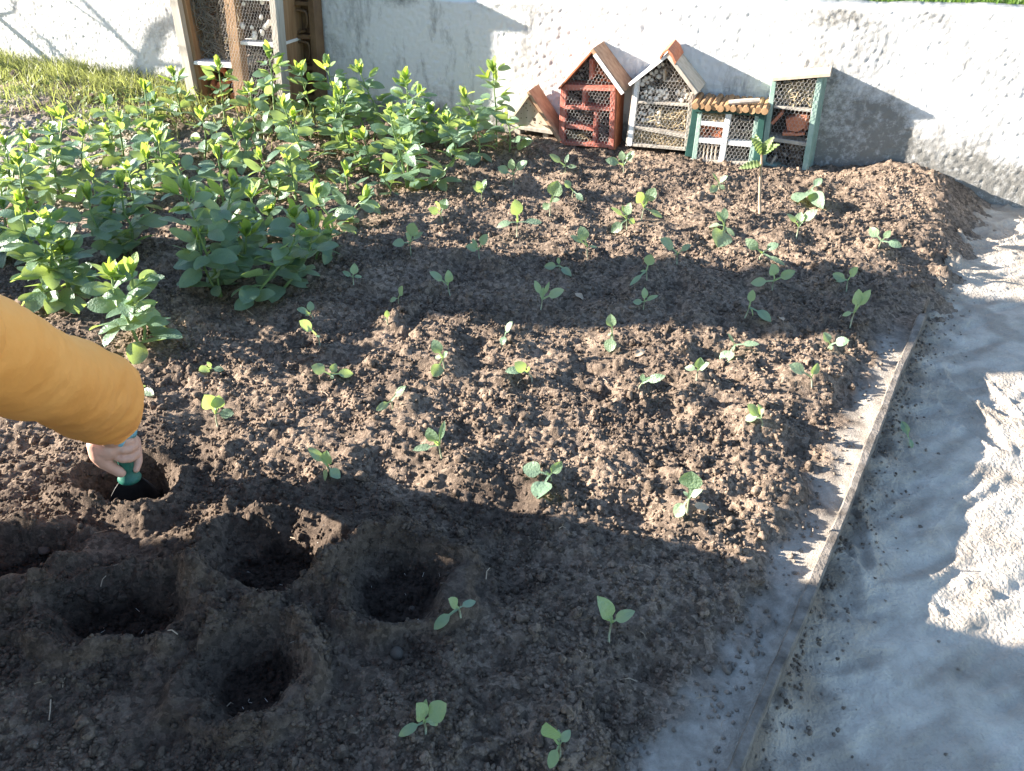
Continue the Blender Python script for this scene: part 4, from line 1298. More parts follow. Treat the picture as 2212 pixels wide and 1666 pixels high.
# broad beans: (base px, [way points px ...], top px) one stem each
BEANS = [
 [(302, 748), (276, 690), (250, 640), (240, 590)], [(306, 744), (312, 700), (290, 640), (285, 585)],
 [(150, 655), (146, 610), (100, 555), (62, 515), (44, 440)], [(120, 668), (110, 600), (112, 520), (100, 470)],
 [(478, 642), (466, 590), (445, 545), (420, 475), (404, 415)], [(516, 600), (508, 540), (490, 470), (505, 400)],
 [(530, 652), (582, 600), (620, 552), (640, 500), (634, 462)], [(590, 640), (640, 590), (668, 540), (676, 480)],
 [(238, 565), (222, 515), (200, 470), (190, 420)], [(278, 552), (286, 500), (268, 455), (262, 400)],
 [(722, 505), (712, 470), (690, 440), (684, 415)], [(760, 480), (766, 450), (790, 428)],
 [(752, 422), (750, 395), (748, 370)], [(852, 422), (838, 400), (824, 378)],
 [(600, 300), (592, 230), (588, 170), (580, 115)], [(672, 300), (672, 240), (660, 200), (648, 150)],
 [(722, 300), (722, 210), (712, 170), (708, 138)], [(806, 305), (812, 240), (796, 200), (776, 152)],
 [(868, 352), (866, 290), (880, 220), (876, 168)], [(902, 320), (900, 260), (906, 200)],
 [(1026, 290), (1020, 250), (1004, 208)], [(1072, 318), (1072, 250), (1068, 200), (1064, 148)],
 [(930, 408), (960, 370), (984, 335), (975, 290), (957, 258)], [(880, 408), (868, 350), (852, 290), (841, 240)],
 [(748, 330), (742, 280), (735, 240), (731, 200)], [(692, 388), (668, 355), (640, 300), (612, 228)],
 [(395, 265), (386, 220), (374, 160)], [(322, 300), (320, 250), (312, 190)],
 [(242, 310), (236, 260), (226, 218)], [(142, 435), (118, 375), (130, 300), (138, 240)],
 [(268, 350), (262, 300), (256, 262)], [(14, 425), (20, 370), (8, 306)],
 [(352, 395), (350, 350), (342, 298)], [(204, 450), (205, 410), (196, 372)],
 [(294, 460), (284, 410), (276, 362)], [(482, 450), (478, 390), (470, 332)],
 [(592, 425), (580, 385), (562, 338)], [(486, 268), (480, 210), (472, 145)],
 [(552, 290), (546, 240), (540, 190)], [(440, 345), (445, 300), (436, 250)],
 [(520, 362), (512, 320), (500, 275)], [(640, 440), (634, 390), (622, 350)],
 [(60, 470), (50, 420), (40, 350)], [(965, 320), (952, 280), (930, 240)],
 [(1100, 330), (1102, 290), (1092, 250)], [(1030, 345), (1036, 310), (1022, 270)],
 [(400, 450), (396, 400), (380, 350)], [(70, 385), (64, 340), (58, 296)], [(182, 380), (176, 335), (180, 285)], [(332, 362), (338, 320), (330, 276)],
 [(96, 560), (88, 500), (70, 450)], [(20, 560), (14, 500), (6, 440)], [(640, 348), (642, 300), (634, 255)], [(800, 372), (795, 330), (782, 290)], [(500, 520), (470, 470), (452, 425)],
 [(680, 560), (690, 520), (684, 480)], [(330, 420), (322, 380), (318, 335)], [(560, 520), (552, 470), (540, 420)],
]
BL = [leaf_mesh('bean_leaflet_%d' % i, M['bean'], .05, w, c, f, .06, i + 3, .9) for i, (w, c, f) in enumerate([(.55, -.5, .15), (.6, -.8, .2), (.5, .25, .25), (.62, -.3, .1)])]
BT = [leaf_mesh('bean_tip_leaflet_%d' % i, M['beantip'], .05, w, c, f, .06, i + 13, 1.0) for i, (w, c, f) in enumerate([(.40, .45, .45), (.36, .3, .5), (.46, .2, .35)])]

def bean_label(b, top, hgt):
    p = on_z(*b)
    if b[1] > 600: s = 'at the rows end nearest the orange sleeve'
    elif wall_dist(p.x, p.y) < .75:
        s = 'in front of the timber cabinet' if b[0] < 640 else ('beside the drilled insect hotel' if b[0] > 1000 else 'against the shaded wall')
    elif b[0] < 420: s = 'beside the weedy bank'
    elif b[0] > 820: s = 'at the row end facing the seedlings'
    else: s = 'in the middle of the bean rows'
    w = 'tall' if hgt > .27 else ('small' if hgt < .13 else 'medium')
    dx = (top[0] - b[0]) / max(1, b[1] - top[1])
    ln = 'strongly bent' if abs(dx) > .42 else ('slightly leaning' if abs(dx) > .14 else 'upright')
    return '%s %s broad bean plant %s' % (w, ln, s), '%s %s beans, %s' % (w, ln, s)

def bean(way, t=None):
    base = on_soil(*way[0])
    base.z = base_z(base.x, base.y) - .012
    hv = Vector((base.x, base.y, 0)).normalized()
    pts = [base.copy()]
    drift = R.uniform(-.04, .05)
    for i, (x, y) in enumerate(way[1:]):
        d = Vector(ray(x, y))
        off = drift * (i + 1) / len(way)
        tt = (hv.dot(base) + off) / hv.dot(d)
        p = CAMP + d * tt
        pts.append(p)
    hgt = pts[-1].z - base.z
    if t is None:
        lab, grp = bean_label(way[0], way[-1], hgt)
        t = thing('broad_bean_plant', lab, 'bean plant', base, grp)
    # smooth the stem
    P = []
    n_ = len(pts) - 1
    for i in range(n_):
        p0 = pts[max(i - 1, 0)]; p1 = pts[i]; p2 = pts[i + 1]; p3 = pts[min(i + 2, n_)]
        for q in range(5):
            u = q / 5
            P.append(.5 * ((2 * p1) + (p2 - p0) * u + (2 * p0 - 5 * p1 + 4 * p2 - p3) * u * u + (3 * p1 - p0 - 3 * p2 + p3) * u ** 3))
    P.append(pts[-1])
    mb = MB(); mb.tube(P, [.0046 - .0024 * i / len(P) for i in range(len(P))], 6)
    obj('stem', mb.mesh('stem', True), M['beanstem'], t)
    # leaves up the stem
    Ls = [0]
    for i in range(1, len(P)): Ls.append(Ls[-1] + (P[i] - P[i - 1]).length)
    tot = Ls[-1]
    def at(s):
        for i in range(1, len(P)):
            if Ls[i] >= s:
                u = (s - Ls[i - 1]) / max(1e-6, Ls[i] - Ls[i - 1]); return P[i - 1].lerp(P[i], u), (P[i] - P[i - 1]).normalized()
        return P[-1], (P[-1] - P[-2]).normalized()
    s = min(.03, tot * .2); an = R.uniform(0, 6.28); petm = MB(); side = 0
    while s < tot - .018:
        p, d = at(s)
        f = s / tot
        an += math.pi * .82 + R.uniform(-.5, .5)
        out = Vector((math.cos(an), math.sin(an), R.uniform(.15, .75))).normalized()
        pl = R.uniform(.020, .048) * (1 - .35 * f)
        e = p + out * pl
        petm.tube([p, e], [.0016, .0012], 5, False)
        nl = 2 if f < .35 else R.choice((2, 2, 3, 4))
        for q in range(nl):
            sgn = -1 if q % 2 else 1
            yaw = an + sgn * R.uniform(.45, 1.0) * (1 if q < 2 else .45)
            pit = R.uniform(-.35, .5) + .35 * f
            dr = Vector((math.cos(yaw) * math.cos(pit), math.sin(yaw) * math.cos(pit), math.sin(pit)))
            L = R.uniform(.072, .104) * (1 - .36 * f) * (.7 if tot < .12 else 1)
            nrm = (Vector((0, 0, 1)) + Vector((R.uniform(-.7, .7), R.uniform(-.9, .5), 0))).normalized()
            o0 = e + dr * .001
            young = f > .8 and R.random() < .5
            obj('leaf', R.choice(BT if young else BL), None, t, frame(o0, o0 + dr * L, nrm, R.uniform(.9, 1.12)))
        s += R.uniform(.016, .026) * (1.15 - .3 * f)
    # upright young cluster at the tip
    p, d = P[-1], (P[-1] - P[-2]).normalized()
    nt_ = R.randint(6, 9) if hgt > .1 else 4
    a0 = R.uniform(0, 6.28)
    for q in range(nt_):
        an = a0 + q * 2.4
        out = Vector((math.cos(an), math.sin(an), 0))
        dr = (Vector((d.x * .5, d.y * .5, 1)) + out * R.uniform(.25, .95)).normalized()
        L = R.uniform(.034, .060)
        o0 = p - d * R.uniform(0, .022)
        nrm = (-out + Vector((0, 0, .6))).normalized()
        obj('young_leaf', R.choice(BT if q % 3 else BL), None, t, frame(o0, o0 + dr * L, nrm, R.uniform(.85, 1.2)))
    if petm.V:
        obj('leaf_stalk', petm.mesh('leaf_stalk', True), M['beanstem'], t)['kind'] = 'stuff'
    return t, hgt
for w_ in BEANS:
    t_, h_ = bean(w_)
    if h_ > .14 and R.random() < .6:                                       # a shorter side shoot from the same root
        (x0, y0), (x1, y1) = w_[0], w_[-1]
        sx = R.choice((-1, 1)) * R.uniform(14, 34); kk = R.uniform(.5, .75)
        bean([(x0 + sx * .12, y0 - 2), (x0 + (x1 - x0) * .25 + sx * .7, y0 + (y1 - y0) * kk * .45), (x0 + (x1 - x0) * .4 + sx, y0 + (y1 - y0) * kk)], t_)

# young sapling with serrated leaves in front of the hotels
def sapling():
    base = on_soil(1643, 462)
    hv = Vector((base.x, base.y, 0)).normalized()
    def pp(x, y, off=0):
        d = Vector(ray(x, y)); return CAMP + d * ((hv.dot(base) + off) / hv.dot(d))
    t = thing('tree_sapling', 'slim bare-stemmed sapling with a few serrated leaves at the top', 'sapling', base)
    mb = MB()
    mb.tube([base - Vector((0, 0, .02)), pp(1641, 430), pp(1642, 390), pp(1645, 350), pp(1646, 330)], [.006, .0055, .005, .0048, .004], 8)
    obj('trunk', mb.mesh('trunk', True), M['bark_stem'], t)
    def leaf(p0, p1, w, nrm, curl):
        seg = 26; V = []; Fc = []
        Lv = p1 - p0; L = Lv.length; y = Lv.normalized(); x = y.cross(nrm).normalized(); z = x.cross(y)
        for i in range(seg + 1):
            f = i / seg
            ww = w * (math.sin(math.pi * f ** .75) ** .8) * (1.12 if i % 2 else .88) + .0012
            for c in (-1, -.5, 0, .5, 1):
                V.append(p0 + y * (f * L) + x * (c * ww) + z * (.35 * abs(c) * ww + curl * L * f * (1 - f) + .003 * math.sin(f * 44) * abs(c)))
        for i in range(seg):
            for k in range(4):
                Fc.append((i * 5 + k, i * 5 + k + 1, (i + 1) * 5 + k + 1, (i + 1) * 5 + k))
        obj('leaf', new_mesh('sapling_leaf', V, Fc, True), M['sapleaf'], t)
    M['sapleaf'] = leafmat('sapling_leaf', (.15, .22, .08), (.22, .29, .12), (.32, .42, .1), .4, .5)
    top = pp(1646, 333)
    v = (CAMP - top).normalized()
    leaf(top, pp(1622, 298, -.01), .016, (v + Vector((.6, 0, .2))).normalized(), .15)
    leaf(top, pp(1632, 290, .02), .012, (v + Vector((-.5, 0, .4))).normalized(), .1)
    leaf(top, pp(1672, 296, .0), .015, (v + Vector((-.7, 0, .5))).normalized(), .12)
    leaf(top, pp(1684, 312, -.02), .013, (v + Vector((.2, 0, .9))).normalized(), .1)
    low = pp(1645, 354)
    leaf(low, pp(1596, 364, -.02), .014, (v + Vector((0, 0, .8))).normalized(), .1)
sapling()

# ------------------------------------------------------------------ loose crumbs, stones, twigs
def crumbs():
    rs = np.random.RandomState(3)
    for (nm, n_, lo, hi, lev, lab) in (('soil_crumbs', 44000, .0020, .0052, 1, 'fine brown crumbs of loose earth covering the planting bed'),
                                       ('soil_clods', 1300, .005, .011, 2, 'larger lumpy clods of earth scattered over the planting bed')):
        V0, F0 = ico(lev)
        X = rs.uniform(-1.9, 1.6, n_ * 4); Y = .55 + 3.1 * rs.uniform(0, 1, n_ * 4) ** 1.6
        dp = CT * Y + ST * H
        ok = (np.abs(X) < .72 * dp) & (edge_dist(X, Y) < -.03) & (wall_dist(X, Y) > .12)
        ok &= vn(X / .16, Y / .16, 71) > rs.uniform(-.7, .25, len(X))
        X = X[ok][:n_]; Y = Y[ok][:n_]
        ed_ = edge_dist(X, Y)
        thin = (ed_ > -.12) & (rs.uniform(0, 1, len(X)) > .3)
        X = X[~thin]; Y = Y[~thin]
        Z = soil_height(X, Y)
        r = rs.uniform(lo, hi, len(X)) ** 1.0
        n2 = len(X)
        q = rs.normal(0, 1, (n2, 3)); q /= np.linalg.norm(q, axis=1)[:, None]
        jit = 1 + .28 * rs.normal(0, 1, (n2, len(V0)))
        jit = np.clip(jit, .55, 1.5)
        ax = rs.uniform(.65, 1.25, (n2, 1, 3))
        V = V0[None] * jit[:, :, None] * ax * r[:, None, None]
        V = V + np.stack([X, Y, Z + r * .25], 1)[:, None, :]
        Fq = F0[None] + (np.arange(n2) * len(V0))[:, None, None]
        me = fast_mesh(nm, V.reshape(-1, 3), Fq.reshape(-1, 3), True)
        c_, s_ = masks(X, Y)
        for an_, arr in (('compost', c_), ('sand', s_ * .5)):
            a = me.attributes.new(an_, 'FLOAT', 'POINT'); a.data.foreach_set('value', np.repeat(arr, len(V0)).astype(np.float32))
        o = obj(nm, me, M_SOIL); o['kind'] = 'stuff'
        tag(o, lab, 'soil')
crumbs()

def compost_fibres():
    mb = MB()
    for (hx, hy, rx, ry, dep) in HOLES:
        for i in range(6):
            x = hx + R.gauss(0, .35) * rx; y = hy + R.gauss(0, .35) * ry
            z = ground_z(x, y) + .004
            an = R.uniform(0, 6.28); L = R.uniform(.002, .008) if R.random() > .15 else R.uniform(.010, .018)
            mb.tube([(x, y, z), (x + math.cos(an) * L, y + math.sin(an) * L, z + R.uniform(0, .003))], R.uniform(.0002, .0005), 4)
    o = obj('compost_fibres', mb.mesh('compost_fibres'), M['shell']); o['kind'] = 'stuff'
    tag(o, 'pale plant fibres scattered on the black compost in the holes', 'fibres')
compost_fibres()

def straw_bits():
    mb = MB()
    for i in range(170):
        y = R.uniform(.6, 3.0); x = R.uniform(-.7, .62) * (CT * y + ST * H)
        if edge_dist(x, y) > -.03 or wall_dist(x, y) < .2: continue
        z = ground_z(x, y) + .003; an = R.uniform(0, 6.28); L = R.uniform(.008, .035)
        q = Vector((x + math.cos(an) * L, y + math.sin(an) * L, 0)); q.z = ground_z(q.x, q.y) + .004
        m_ = (Vector((x, y, z)) + q) / 2 + Vector((R.uniform(-.003, .003), R.uniform(-.003, .003), .003))
        mb.tube([(x, y, z), m_, q], R.uniform(.0004, .0011), 4)
    o = obj('straw_bits', mb.mesh('straw_bits'), M['drytwig']); o['kind'] = 'stuff'
    tag(o, 'dry straw and root bits strewn over the loose earth', 'straw')
straw_bits()

def stones_and_bits():
    spots = [(1690, 700, 'leaf'), (1392, 760, 'leaf'), (2290 * .5422, 640, 'leaf'), (1675, 740, 'leaf2'), (1530, 1100, 'leaf2')]
    for (x, y, k) in spots:
        p = on_soil(x, y); p.z = ground_z(p.x, p.y) + .006
        me = leaf_mesh('fallen_leaf_%s' % k, M['drytwig'], .08, .55, -.8 if k == 'leaf' else .5, .3, .2, 5)
        an = R.uniform(0, 6.28)
        o = obj('fallen_leaf', me, None, None, frame(p, p + Vector((math.cos(an), math.sin(an), .1)) * .035, Vector((.2, -.3, 1)).normalized()))
        tag(o, 'small dry brown leaf lying on the loose soil', 'leaf', 'dry leaves on the bed')
    for (x, y, s) in [(1583, 2612, .013), (893, 1955, .005), (1640, 2430, .007), (2120, 2430, .006), (2620, 2520, .006), (180, 2200, .012)]:
        p = on_soil(x * .5422, y * .5422)
        me = lump_mesh('stone', M['stone'], R.randint(0, 4), 1, .8, .65, 2, .25)
        o = obj('stone', me, None, None, Matrix.Translation((p.x, p.y, ground_z(p.x, p.y) + s * .3)) @ Matrix.Rotation(R.uniform(0, 6), 4, 'Z') @ Matrix.Scale(s, 4))
        tag(o, 'small pale grey stone half sunk in the dark soil', 'stone', 'small stones in the bed')
    # a torn cabbage leaf dropped on the path
    p = on_z(1962, 945, PATH_Z + .03)
    for (q, an, L) in ((p, 2.0, .06), (p + Vector((.01, -.02, 0)), -.9, .05)):
        pass
    t = thing('dropped_leaf_sprig', 'wilted green sprig lying on the shaded sandy path', 'sprig', p)
    me = leaf_mesh('wilted_leaf', M['seed'], .2, .4, -.7, .4, .2, 9)
    obj('leaf', me, None, t, frame(p, on_z(1950, 905, PATH_Z + .06), Vector((-.3, -.6, .8)).normalized()))
    obj('leaf', me, None, t, frame(p, on_z(1975, 965, PATH_Z + .025), Vector((.2, -.3, 1)).normalized()))
    # dry root fibre by the edging
    pts = [on_z(x, y, PATH_Z + .012) for (x, y) in ((1858, 1000), (1848, 1030), (1852, 1062), (1862, 1090))]
    mb = MB(); mb.tube(pts, .0014, 5)
    tag(obj('root_fibre', mb.mesh('root_fibre', True), M['drytwig']), 'thin curved dry root lying on the path near the edging', 'root')
    # weed at the wall foot where soil heap ends
    b_ = on_z(2062, 490, PATH_Z + .02)
    t = thing('wall_weed', 'tiny green weed at the foot of the wall beside the soil heap', 'weed', b_)
    for i in range(9):
        an = R.uniform(0, 6.28); L = R.uniform(.02, .045)
        dr = Vector((math.cos(an), math.sin(an), R.uniform(.5, 1.6))).normalized()
        obj('leaf', BL[i % 4], None, t, frame(b_, b_ + dr * L, Vector((0, -.5, 1)).normalized(), .7))
    # low dark tuft: clod at the left wall foot
    b_ = on_z(46, 178, .05)
    me = lump_mesh('dark_stone', M['dark'], 2, 1, .8, 1, 2, .2)
    o = obj('dark_stone', me, None, None, Matrix.Translation(b_ + Vector((0, 0, .03))) @ Matrix.Scale(.042, 4))
    tag(o, 'dark rounded stone sitting in weeds against the wall', 'stone')
stones_and_bits()

# ------------------------------------------------------------------ person with trowel
def capsule_mesh(name, chains, voxel, matr, parent, smooth=6):
    """chains: lists of (point, radius); union grown into one skin"""
    V0, F0 = ico(2)
    Vs = []; Fs = []; n_ = 0
    for ch in chains:
        for i in range(len(ch)):
            if i + 1 < len(ch):
                (p, r), (q, s) = ch[i], ch[i + 1]
                m_ = max(2, int((Vector(q) - Vector(p)).length / (min(r, s) * .35)) + 1)
            else:
                (p, r) = ch[i]; (q, s) = ch[i]; m_ = 1
            for j in range(m_):
                u = j / m_
                c = np.array(p) * (1 - u) + np.array(q) * u; rr = r * (1 - u) + s * u
                Vs.append(V0 * rr + c); Fs.append(F0 + n_); n_ += len(V0)
    me = fast_mesh(name, np.concatenate(Vs), np.concatenate(Fs))
    o = obj(name, me, matr, parent)
    md = o.modifiers.new('skin', 'REMESH'); md.mode = 'VOXEL'; md.voxel_size = voxel; md.use_smooth_shade = True
    sm = o.modifiers.new('soften', 'SMOOTH'); sm.factor = .5; sm.iterations = smooth
    return o

def person():
    # the hand: crop pixels of the photo zoom -> place, at the depth of the trowel handle
    tip = on_z(298, 1100, -.075)
    hv = Vector((tip.x, tip.y, 0)).normalized()
    plane = hv.dot(tip) - .012
    def hp(cx, cy, near=0.0):
        x = 162.7 + .1465 * cx; y = 894.6 + .1465 * cy
        d = Vector(ray(x, y)); tt = (plane - near) / hv.dot(d)
        return CAMP + d * tt
    root = thing('person', 'person in a bright orange jacket reaching down to dig with a green trowel', 'person', (-1.08, .2, -.02))
    # --- sleeve path (photo pixels of the whole frame, with distance in front of the trowel plane)
    def sp(x, y, near):
        d = Vector(ray(x, y)); tt = (plane - near) / hv.dot(d); return CAMP + d * tt
    rings = [  # centre x, y, near, half width across (px), half depth (px)
        (-150, 716, .55, 128, 120), (-60, 748, .50, 124, 118), (0, 776, .45, 122, 112), (55, 800, .39, 112, 106), (110, 818, .32, 100, 100),
        (158, 834, .24, 101, 98), (198, 856, .15, 99, 92), (222, 879, .07, 81, 79), (234, 901, .02, 61, 61), (240, 914, .001, 51, 53)]
    V = []; Fc = []; nk = 40
    ctr = [sp(x, y, n_) for (x, y, n_, _, _) in rings]
    shoulder = Vector((-.72, .45, .80))
    # fine rings by interpolation
    fine = []
    for i in range(len(rings) - 1):
        for q in range(9):
            u = q / 9; us = u * u * (3 - 2 * u)
            w1 = rings[i][3] * (1 - us) + rings[i + 1][3] * us; w2 = rings[i][4] * (1 - us) + rings[i + 1][4] * us
            p0 = ctr[max(i - 1, 0)]; p1 = ctr[i]; p2 = ctr[i + 1]; p3 = ctr[min(i + 2, len(ctr) - 1)]
            c = .5 * ((2 * p1) + (p2 - p0) * u + (2 * p0 - 5 * p1 + 4 * p2 - p3) * u * u + (3 * p1 - p0 - 3 * p2 + p3) * u ** 3)
            k = (CT * c.y + ST * (H - c.z)) / F
            fine.append((c, w1 * k, w2 * k))
    fine.append((ctr[-1], rings[-1][3] * k, rings[-1][4] * k))
    nf = len(fine)
    for i, (c, w1, w2) in enumerate(fine):
        t = (fine[min(i + 1, nf - 1)][0] - fine[max(i - 1, 0)][0]).normalized()
        vdir = (CAMP - c).normalized()
        s_ = t.cross(vdir).normalized(); d = s_.cross(t)
        f = i / nf
        for q in range(nk):
            an = 6.283 * q / nk
            fold = 1 + .02 * math.sin(an * 2 + f * 14) + .012 * math.sin(an * 3 + f * 7 + 1)
            cr = float(vn(np.array([math.cos(an) * 1.1 + f * 3.0]), np.array([math.sin(an) * 1.1 + f * 13.0]), 701)[0])
            cr2 = float(vn(np.array([math.cos(an) * 2.0 - f * 9.0]), np.array([math.sin(an) * 2.0 + f * 26.0]), 705)[0])
            fold += (.10 * (.22 - abs(cr)) + .07 * (.18 - abs(cr2))) * (.45 + .7 * min(1, max(0, (f - .35) / .3)))
            fold += .05 * math.exp(-((f - .70 - .03 * math.cos(an)) / .035) ** 2) - .045 * math.exp(-((f - .82 - .03 * math.sin(an)) / .022) ** 2)
            fold += .035 * math.sin(an * 8 + 1.5 * math.sin(an)) * math.exp(-((f - .96) / .05) ** 2) - .05 * math.exp(-((f - .74 + .06 * math.cos(an - 1)) / .014) ** 2) * (.5 + .5 * math.sin(an))
            fold += .03 * math.exp(-((f - .95) / .02) ** 2) - .03 * math.exp(-((f - .91) / .012) ** 2)
            V.append(c + s_ * math.cos(an) * w1 * fold + d * math.sin(an) * w2 * fold)
    for i in range(nf - 1):
        for q in range(nk):
            q2 = (q + 1) % nk
            Fc.append((i * nk + q, i * nk + q2, (i + 1) * nk + q2, (i + 1) * nk + q))
    # turned-in hem
    last = (nf - 1) * nk
    c, w1, w2 = fine[-1]; t = (fine[-1][0] - fine[-3][0]).normalized()
    n0 = len(V)
    for q in range(nk): V.append(c + (Vector(V[last + q]) - c) * .90 + t * .003)
    for q in range(nk): V.append(c + (Vector(V[last + q]) - c) * .82 - t * .03)
    for q in range(nk):
        q2 = (q + 1) % nk
        Fc.append((last + q, last + q2, n0 + q2, n0 + q)); Fc.append((n0 + q, n0 + q2, n0 + nk + q2, n0 + nk + q))
    me = new_mesh('sleeve', V, Fc, True)
    o = obj('sleeve', me, M['jacket'], root)
    sb = o.modifiers.new('sub', 'SUBSURF'); sb.levels = 1; sb.render_levels = 1
    # blue knitted cuff inside
    V = []; Fc = []
    for i in range(4):
        s = (.93, .93, .91, .78)[i]; sh = (-.03, .016, .034, .030)[i]
        for q in range(nk): V.append(c + (Vector(me.vertices[last + q].co) - c) * s + t * sh)
    for i in range(3):
        for q in range(nk):
            q2 = (q + 1) % nk
            Fc.append((i * nk + q, i * nk + q2, (i + 1) * nk + q2, (i + 1) * nk + q))
    cf = new_mesh('cuff', V, Fc, True)
    obj('cuff', cf, M['cuff'], root)
    # --- skin: one continuous body with head, hands and five fingers each
    wrist = hp(560, 330, .002)
    r_ = .001
    chains = []
    el = sp(60, 800, .38)
    chains.append([(shoulder, .045), (el, .038), (wrist, .026)])
    chains.append([(wrist, .026), (hp(470, 470, .004), .030)])
    chains.append([(hp(330, 450, .004), .021), (hp(360, 590, .006), .0205), (hp(420, 690, .008), .0165), (hp(560, 800, .012), .0120), (hp(640, 845, .014), .0112), (hp(675, 870, .014), .0102)])   # thumb
    chains.append([(hp(470, 440, .0), .026), (hp(650, 400, -.004), .022), (hp(820, 380, -.012), .0155)])   # back of hand
    chains.append([(hp(820, 380, -.012), .0140), (hp(868, 470, .006), .0098), (hp(800, 520, .021), .0090), (hp(700, 535, .025), .0082), (hp(640, 510, .021), .0076)])   # ring
    chains.append([(hp(860, 420, -.014), .0130), (hp(895, 590, .006), .0102), (hp(810, 655, .022), .0092), (hp(700, 668, .026), .0085), (hp(630, 650, .022), .0078)])   # middle
    chains.append([(hp(870, 400, -.016), .0130), (hp(912, 580, -.008), .0106), (hp(925, 700, .000), .0096), (hp(895, 815, .010), .0080)])   # index along the handle
    chains.append([(hp(790, 350, -.008), .0130), (hp(810, 390, .010), .0095), (hp(740, 410, .020), .0084), (hp(670, 410, .020), .0074)])   # little finger
    # rest of the body, crouching to the left of the view
    neck = Vector((-.90, .32, .93)); head = Vector((-.85, .39, 1.07))
    hip = Vector((-1.16, .02, .42))
    chains.append([(hip, .11), (Vector((-1.03, .18, .68)), .11), (neck - Vector((0, 0, .07)), .09), (neck, .045), (head - Vector((0, 0, .05)), .055)])
    chains.append([(head, .088), (head + Vector((.02, .02, -.04)), .072), (head + Vector((.035, .04, -.075)), .042)])
    chains.append([(head + Vector((.06, .072, -.01)), .012), (head + Vector((.066, .082, -.03)), .014)])          # nose
    for s in (-1, 1):
        chains.append([(head + Vector((-.066 * s, .058 * s, -.015)), .016), (head + Vector((-.070 * s, .060 * s, .01)), .014)])   # ears
    lsh = Vector((-1.06, .43, .78)); lel = Vector((-1.14, .52, .54)); lwr = Vector((-1.00, .60, .48))
    chains.append([(neck - Vector((0, 0, .1)), .07), (lsh, .045), (lel, .037), (lwr, .024), (lwr + Vector((.05, 0, -.01)), .026)])
    for q in range(4):
        b0 = lwr + Vector((.06, -.024 + .016 * q, -.005))
        chains.append([(b0, .010), (b0 + Vector((.032, 0, -.008)), .009), (b0 + Vector((.052 + .004 * (q in (1, 2)), 0, -.028)), .008)])
    chains.append([(lwr + Vector((.03, -.03, 0)), .011), (lwr + Vector((.06, -.05, -.01)), .0095), (lwr + Vector((.08, -.052, -.02)), .0085)])
    chains.append([(neck - Vector((0, 0, .1)), .07), (shoulder, .05)])
    for s, kx in ((-1, Vector((-.92, .36, .43))), (1, Vector((-1.16, .46, .43)))):
        an_ = kx + Vector((-.14, -.18, -.38))
        chains.append([(hip + Vector((.06 * -s, .05 * s, 0)), .085), (kx, .058), (an_, .038), (an_ + Vector((.08, .09, -.03)), .03)])
    capsule_mesh('body', chains, .0030, M['skin'], root, 3)
    # clothes out of the frame: coat body with hood, other sleeve, trousers, boots, hair
    capsule_mesh('jacket', [[(hip + Vector((0, 0, .02)), .15), (Vector((-1.03, .18, .68)), .155), (neck - Vector((0, 0, .09)), .115)],
                            [(neck - Vector((.05, .06, .02)), .07), (neck - Vector((.02, .03, .05)), .085)],
                            [(neck - Vector((0, 0, .12)), .1), (shoulder, .085), (fine[0][0], .070)],
                            [(neck - Vector((0, 0, .12)), .1), (lsh, .09), (lel, .075), (lwr - Vector((.03, 0, 0)), .05)]], .010, M['jacket'], root, 8)
    capsule_mesh('trousers', [[(hip - Vector((0, 0, .03)), .145)]] + [[(hip + Vector((.06 * -s, .05 * s, -.02)), .105), (kx, .075), (kx + Vector((-.13, -.13, -.23)), .06)] for s, kx in ((-1, Vector((-.92, .36, .43))), (1, Vector((-1.16, .46, .43))))], .010, M['denim'], root, 6)
    for s, kx in ((-1, Vector((-.92, .36, .43))), (1, Vector((-1.16, .46, .43)))):
        an_ = kx + Vector((-.14, -.18, -.38))
        capsule_mesh('boot', [[(an_ + Vector((.01, .01, .10)), .058), (an_, .050), (an_ + Vector((.05, .055, -.025)), .044), (an_ + Vector((.11, .12, -.035)), .034)]], .006, M['boot'], root, 5)
    capsule_mesh('hair', [[(head + Vector((-.012, -.014, .022)), .092)], [(head + Vector((-.03, -.035, -.02)), .085), (head + Vector((-.035, -.04, -.07)), .06)]], .006, M['hair'], root, 3)
    for s in (-1, 1):
        V0, F0 = ico(2)
        obj('eye', fast_mesh('eye', V0 * .010 + np.array(head + Vector((.058 - .028 * s, .058 + .028 * s, .0))), F0), M['eye'], root)
    mb = MB(); mb.tube([head + Vector((.045, .082, -.062)), head + Vector((.066, .074, -.064)), head + Vector((.075, .055, -.062))], [.003, .005, .003], 6)
    obj('mouth', mb.mesh('mouth', True), M['rust'], root)

    # --- trowel
    tr_ = thing('garden_trowel', 'green handled garden trowel with dark blade pushed into a planting hole', 'trowel', tip)
    top = hp(690, 470, .004); col = hp(805, 960, .002)
    ax = (col - top).normalized()
    prof = [(0, .012), (.06, .0145), (.25, .016), (.5, .0145), (.66, .0125), (.78, .0145), (.88, .021), (.95, .0235), (1.0, .0215), (1.02, .012)]
    L = (col - top).length
    mb = MB(); mb.tube([top + ax * L * f for f, _ in prof], [r for _, r in prof], 20)
    o = obj('handle', mb.mesh('handle', True), M['handle'], tr_)
    # blade: dished sheet with thickness
    side = ax.cross((CAMP - col).normalized()).normalized(); out = side.cross(ax).normalized()
    BLn = .15; V = []; Fc = []; nu = 12; nv = 10
    for layer in (0, 1):
        for i in range(nu + 1):
            f = i / nu
            hw = .046 * min(1, .42 + 1.9 * f ** .8) if f < .35 else .046 * (1 - .0 * f)
            if f > .6: hw = .046 * math.sqrt(max(.0, 1 - ((f - .6) / .41) ** 2))
            for j in range(nv + 1):
                g = -1 + 2 * j / nv
                p = col + ax * (BLn * f + .004) + side * (g * hw) + out * (.016 * g * g * (hw / .046) - .012 - layer * .0022)
                V.append(p)
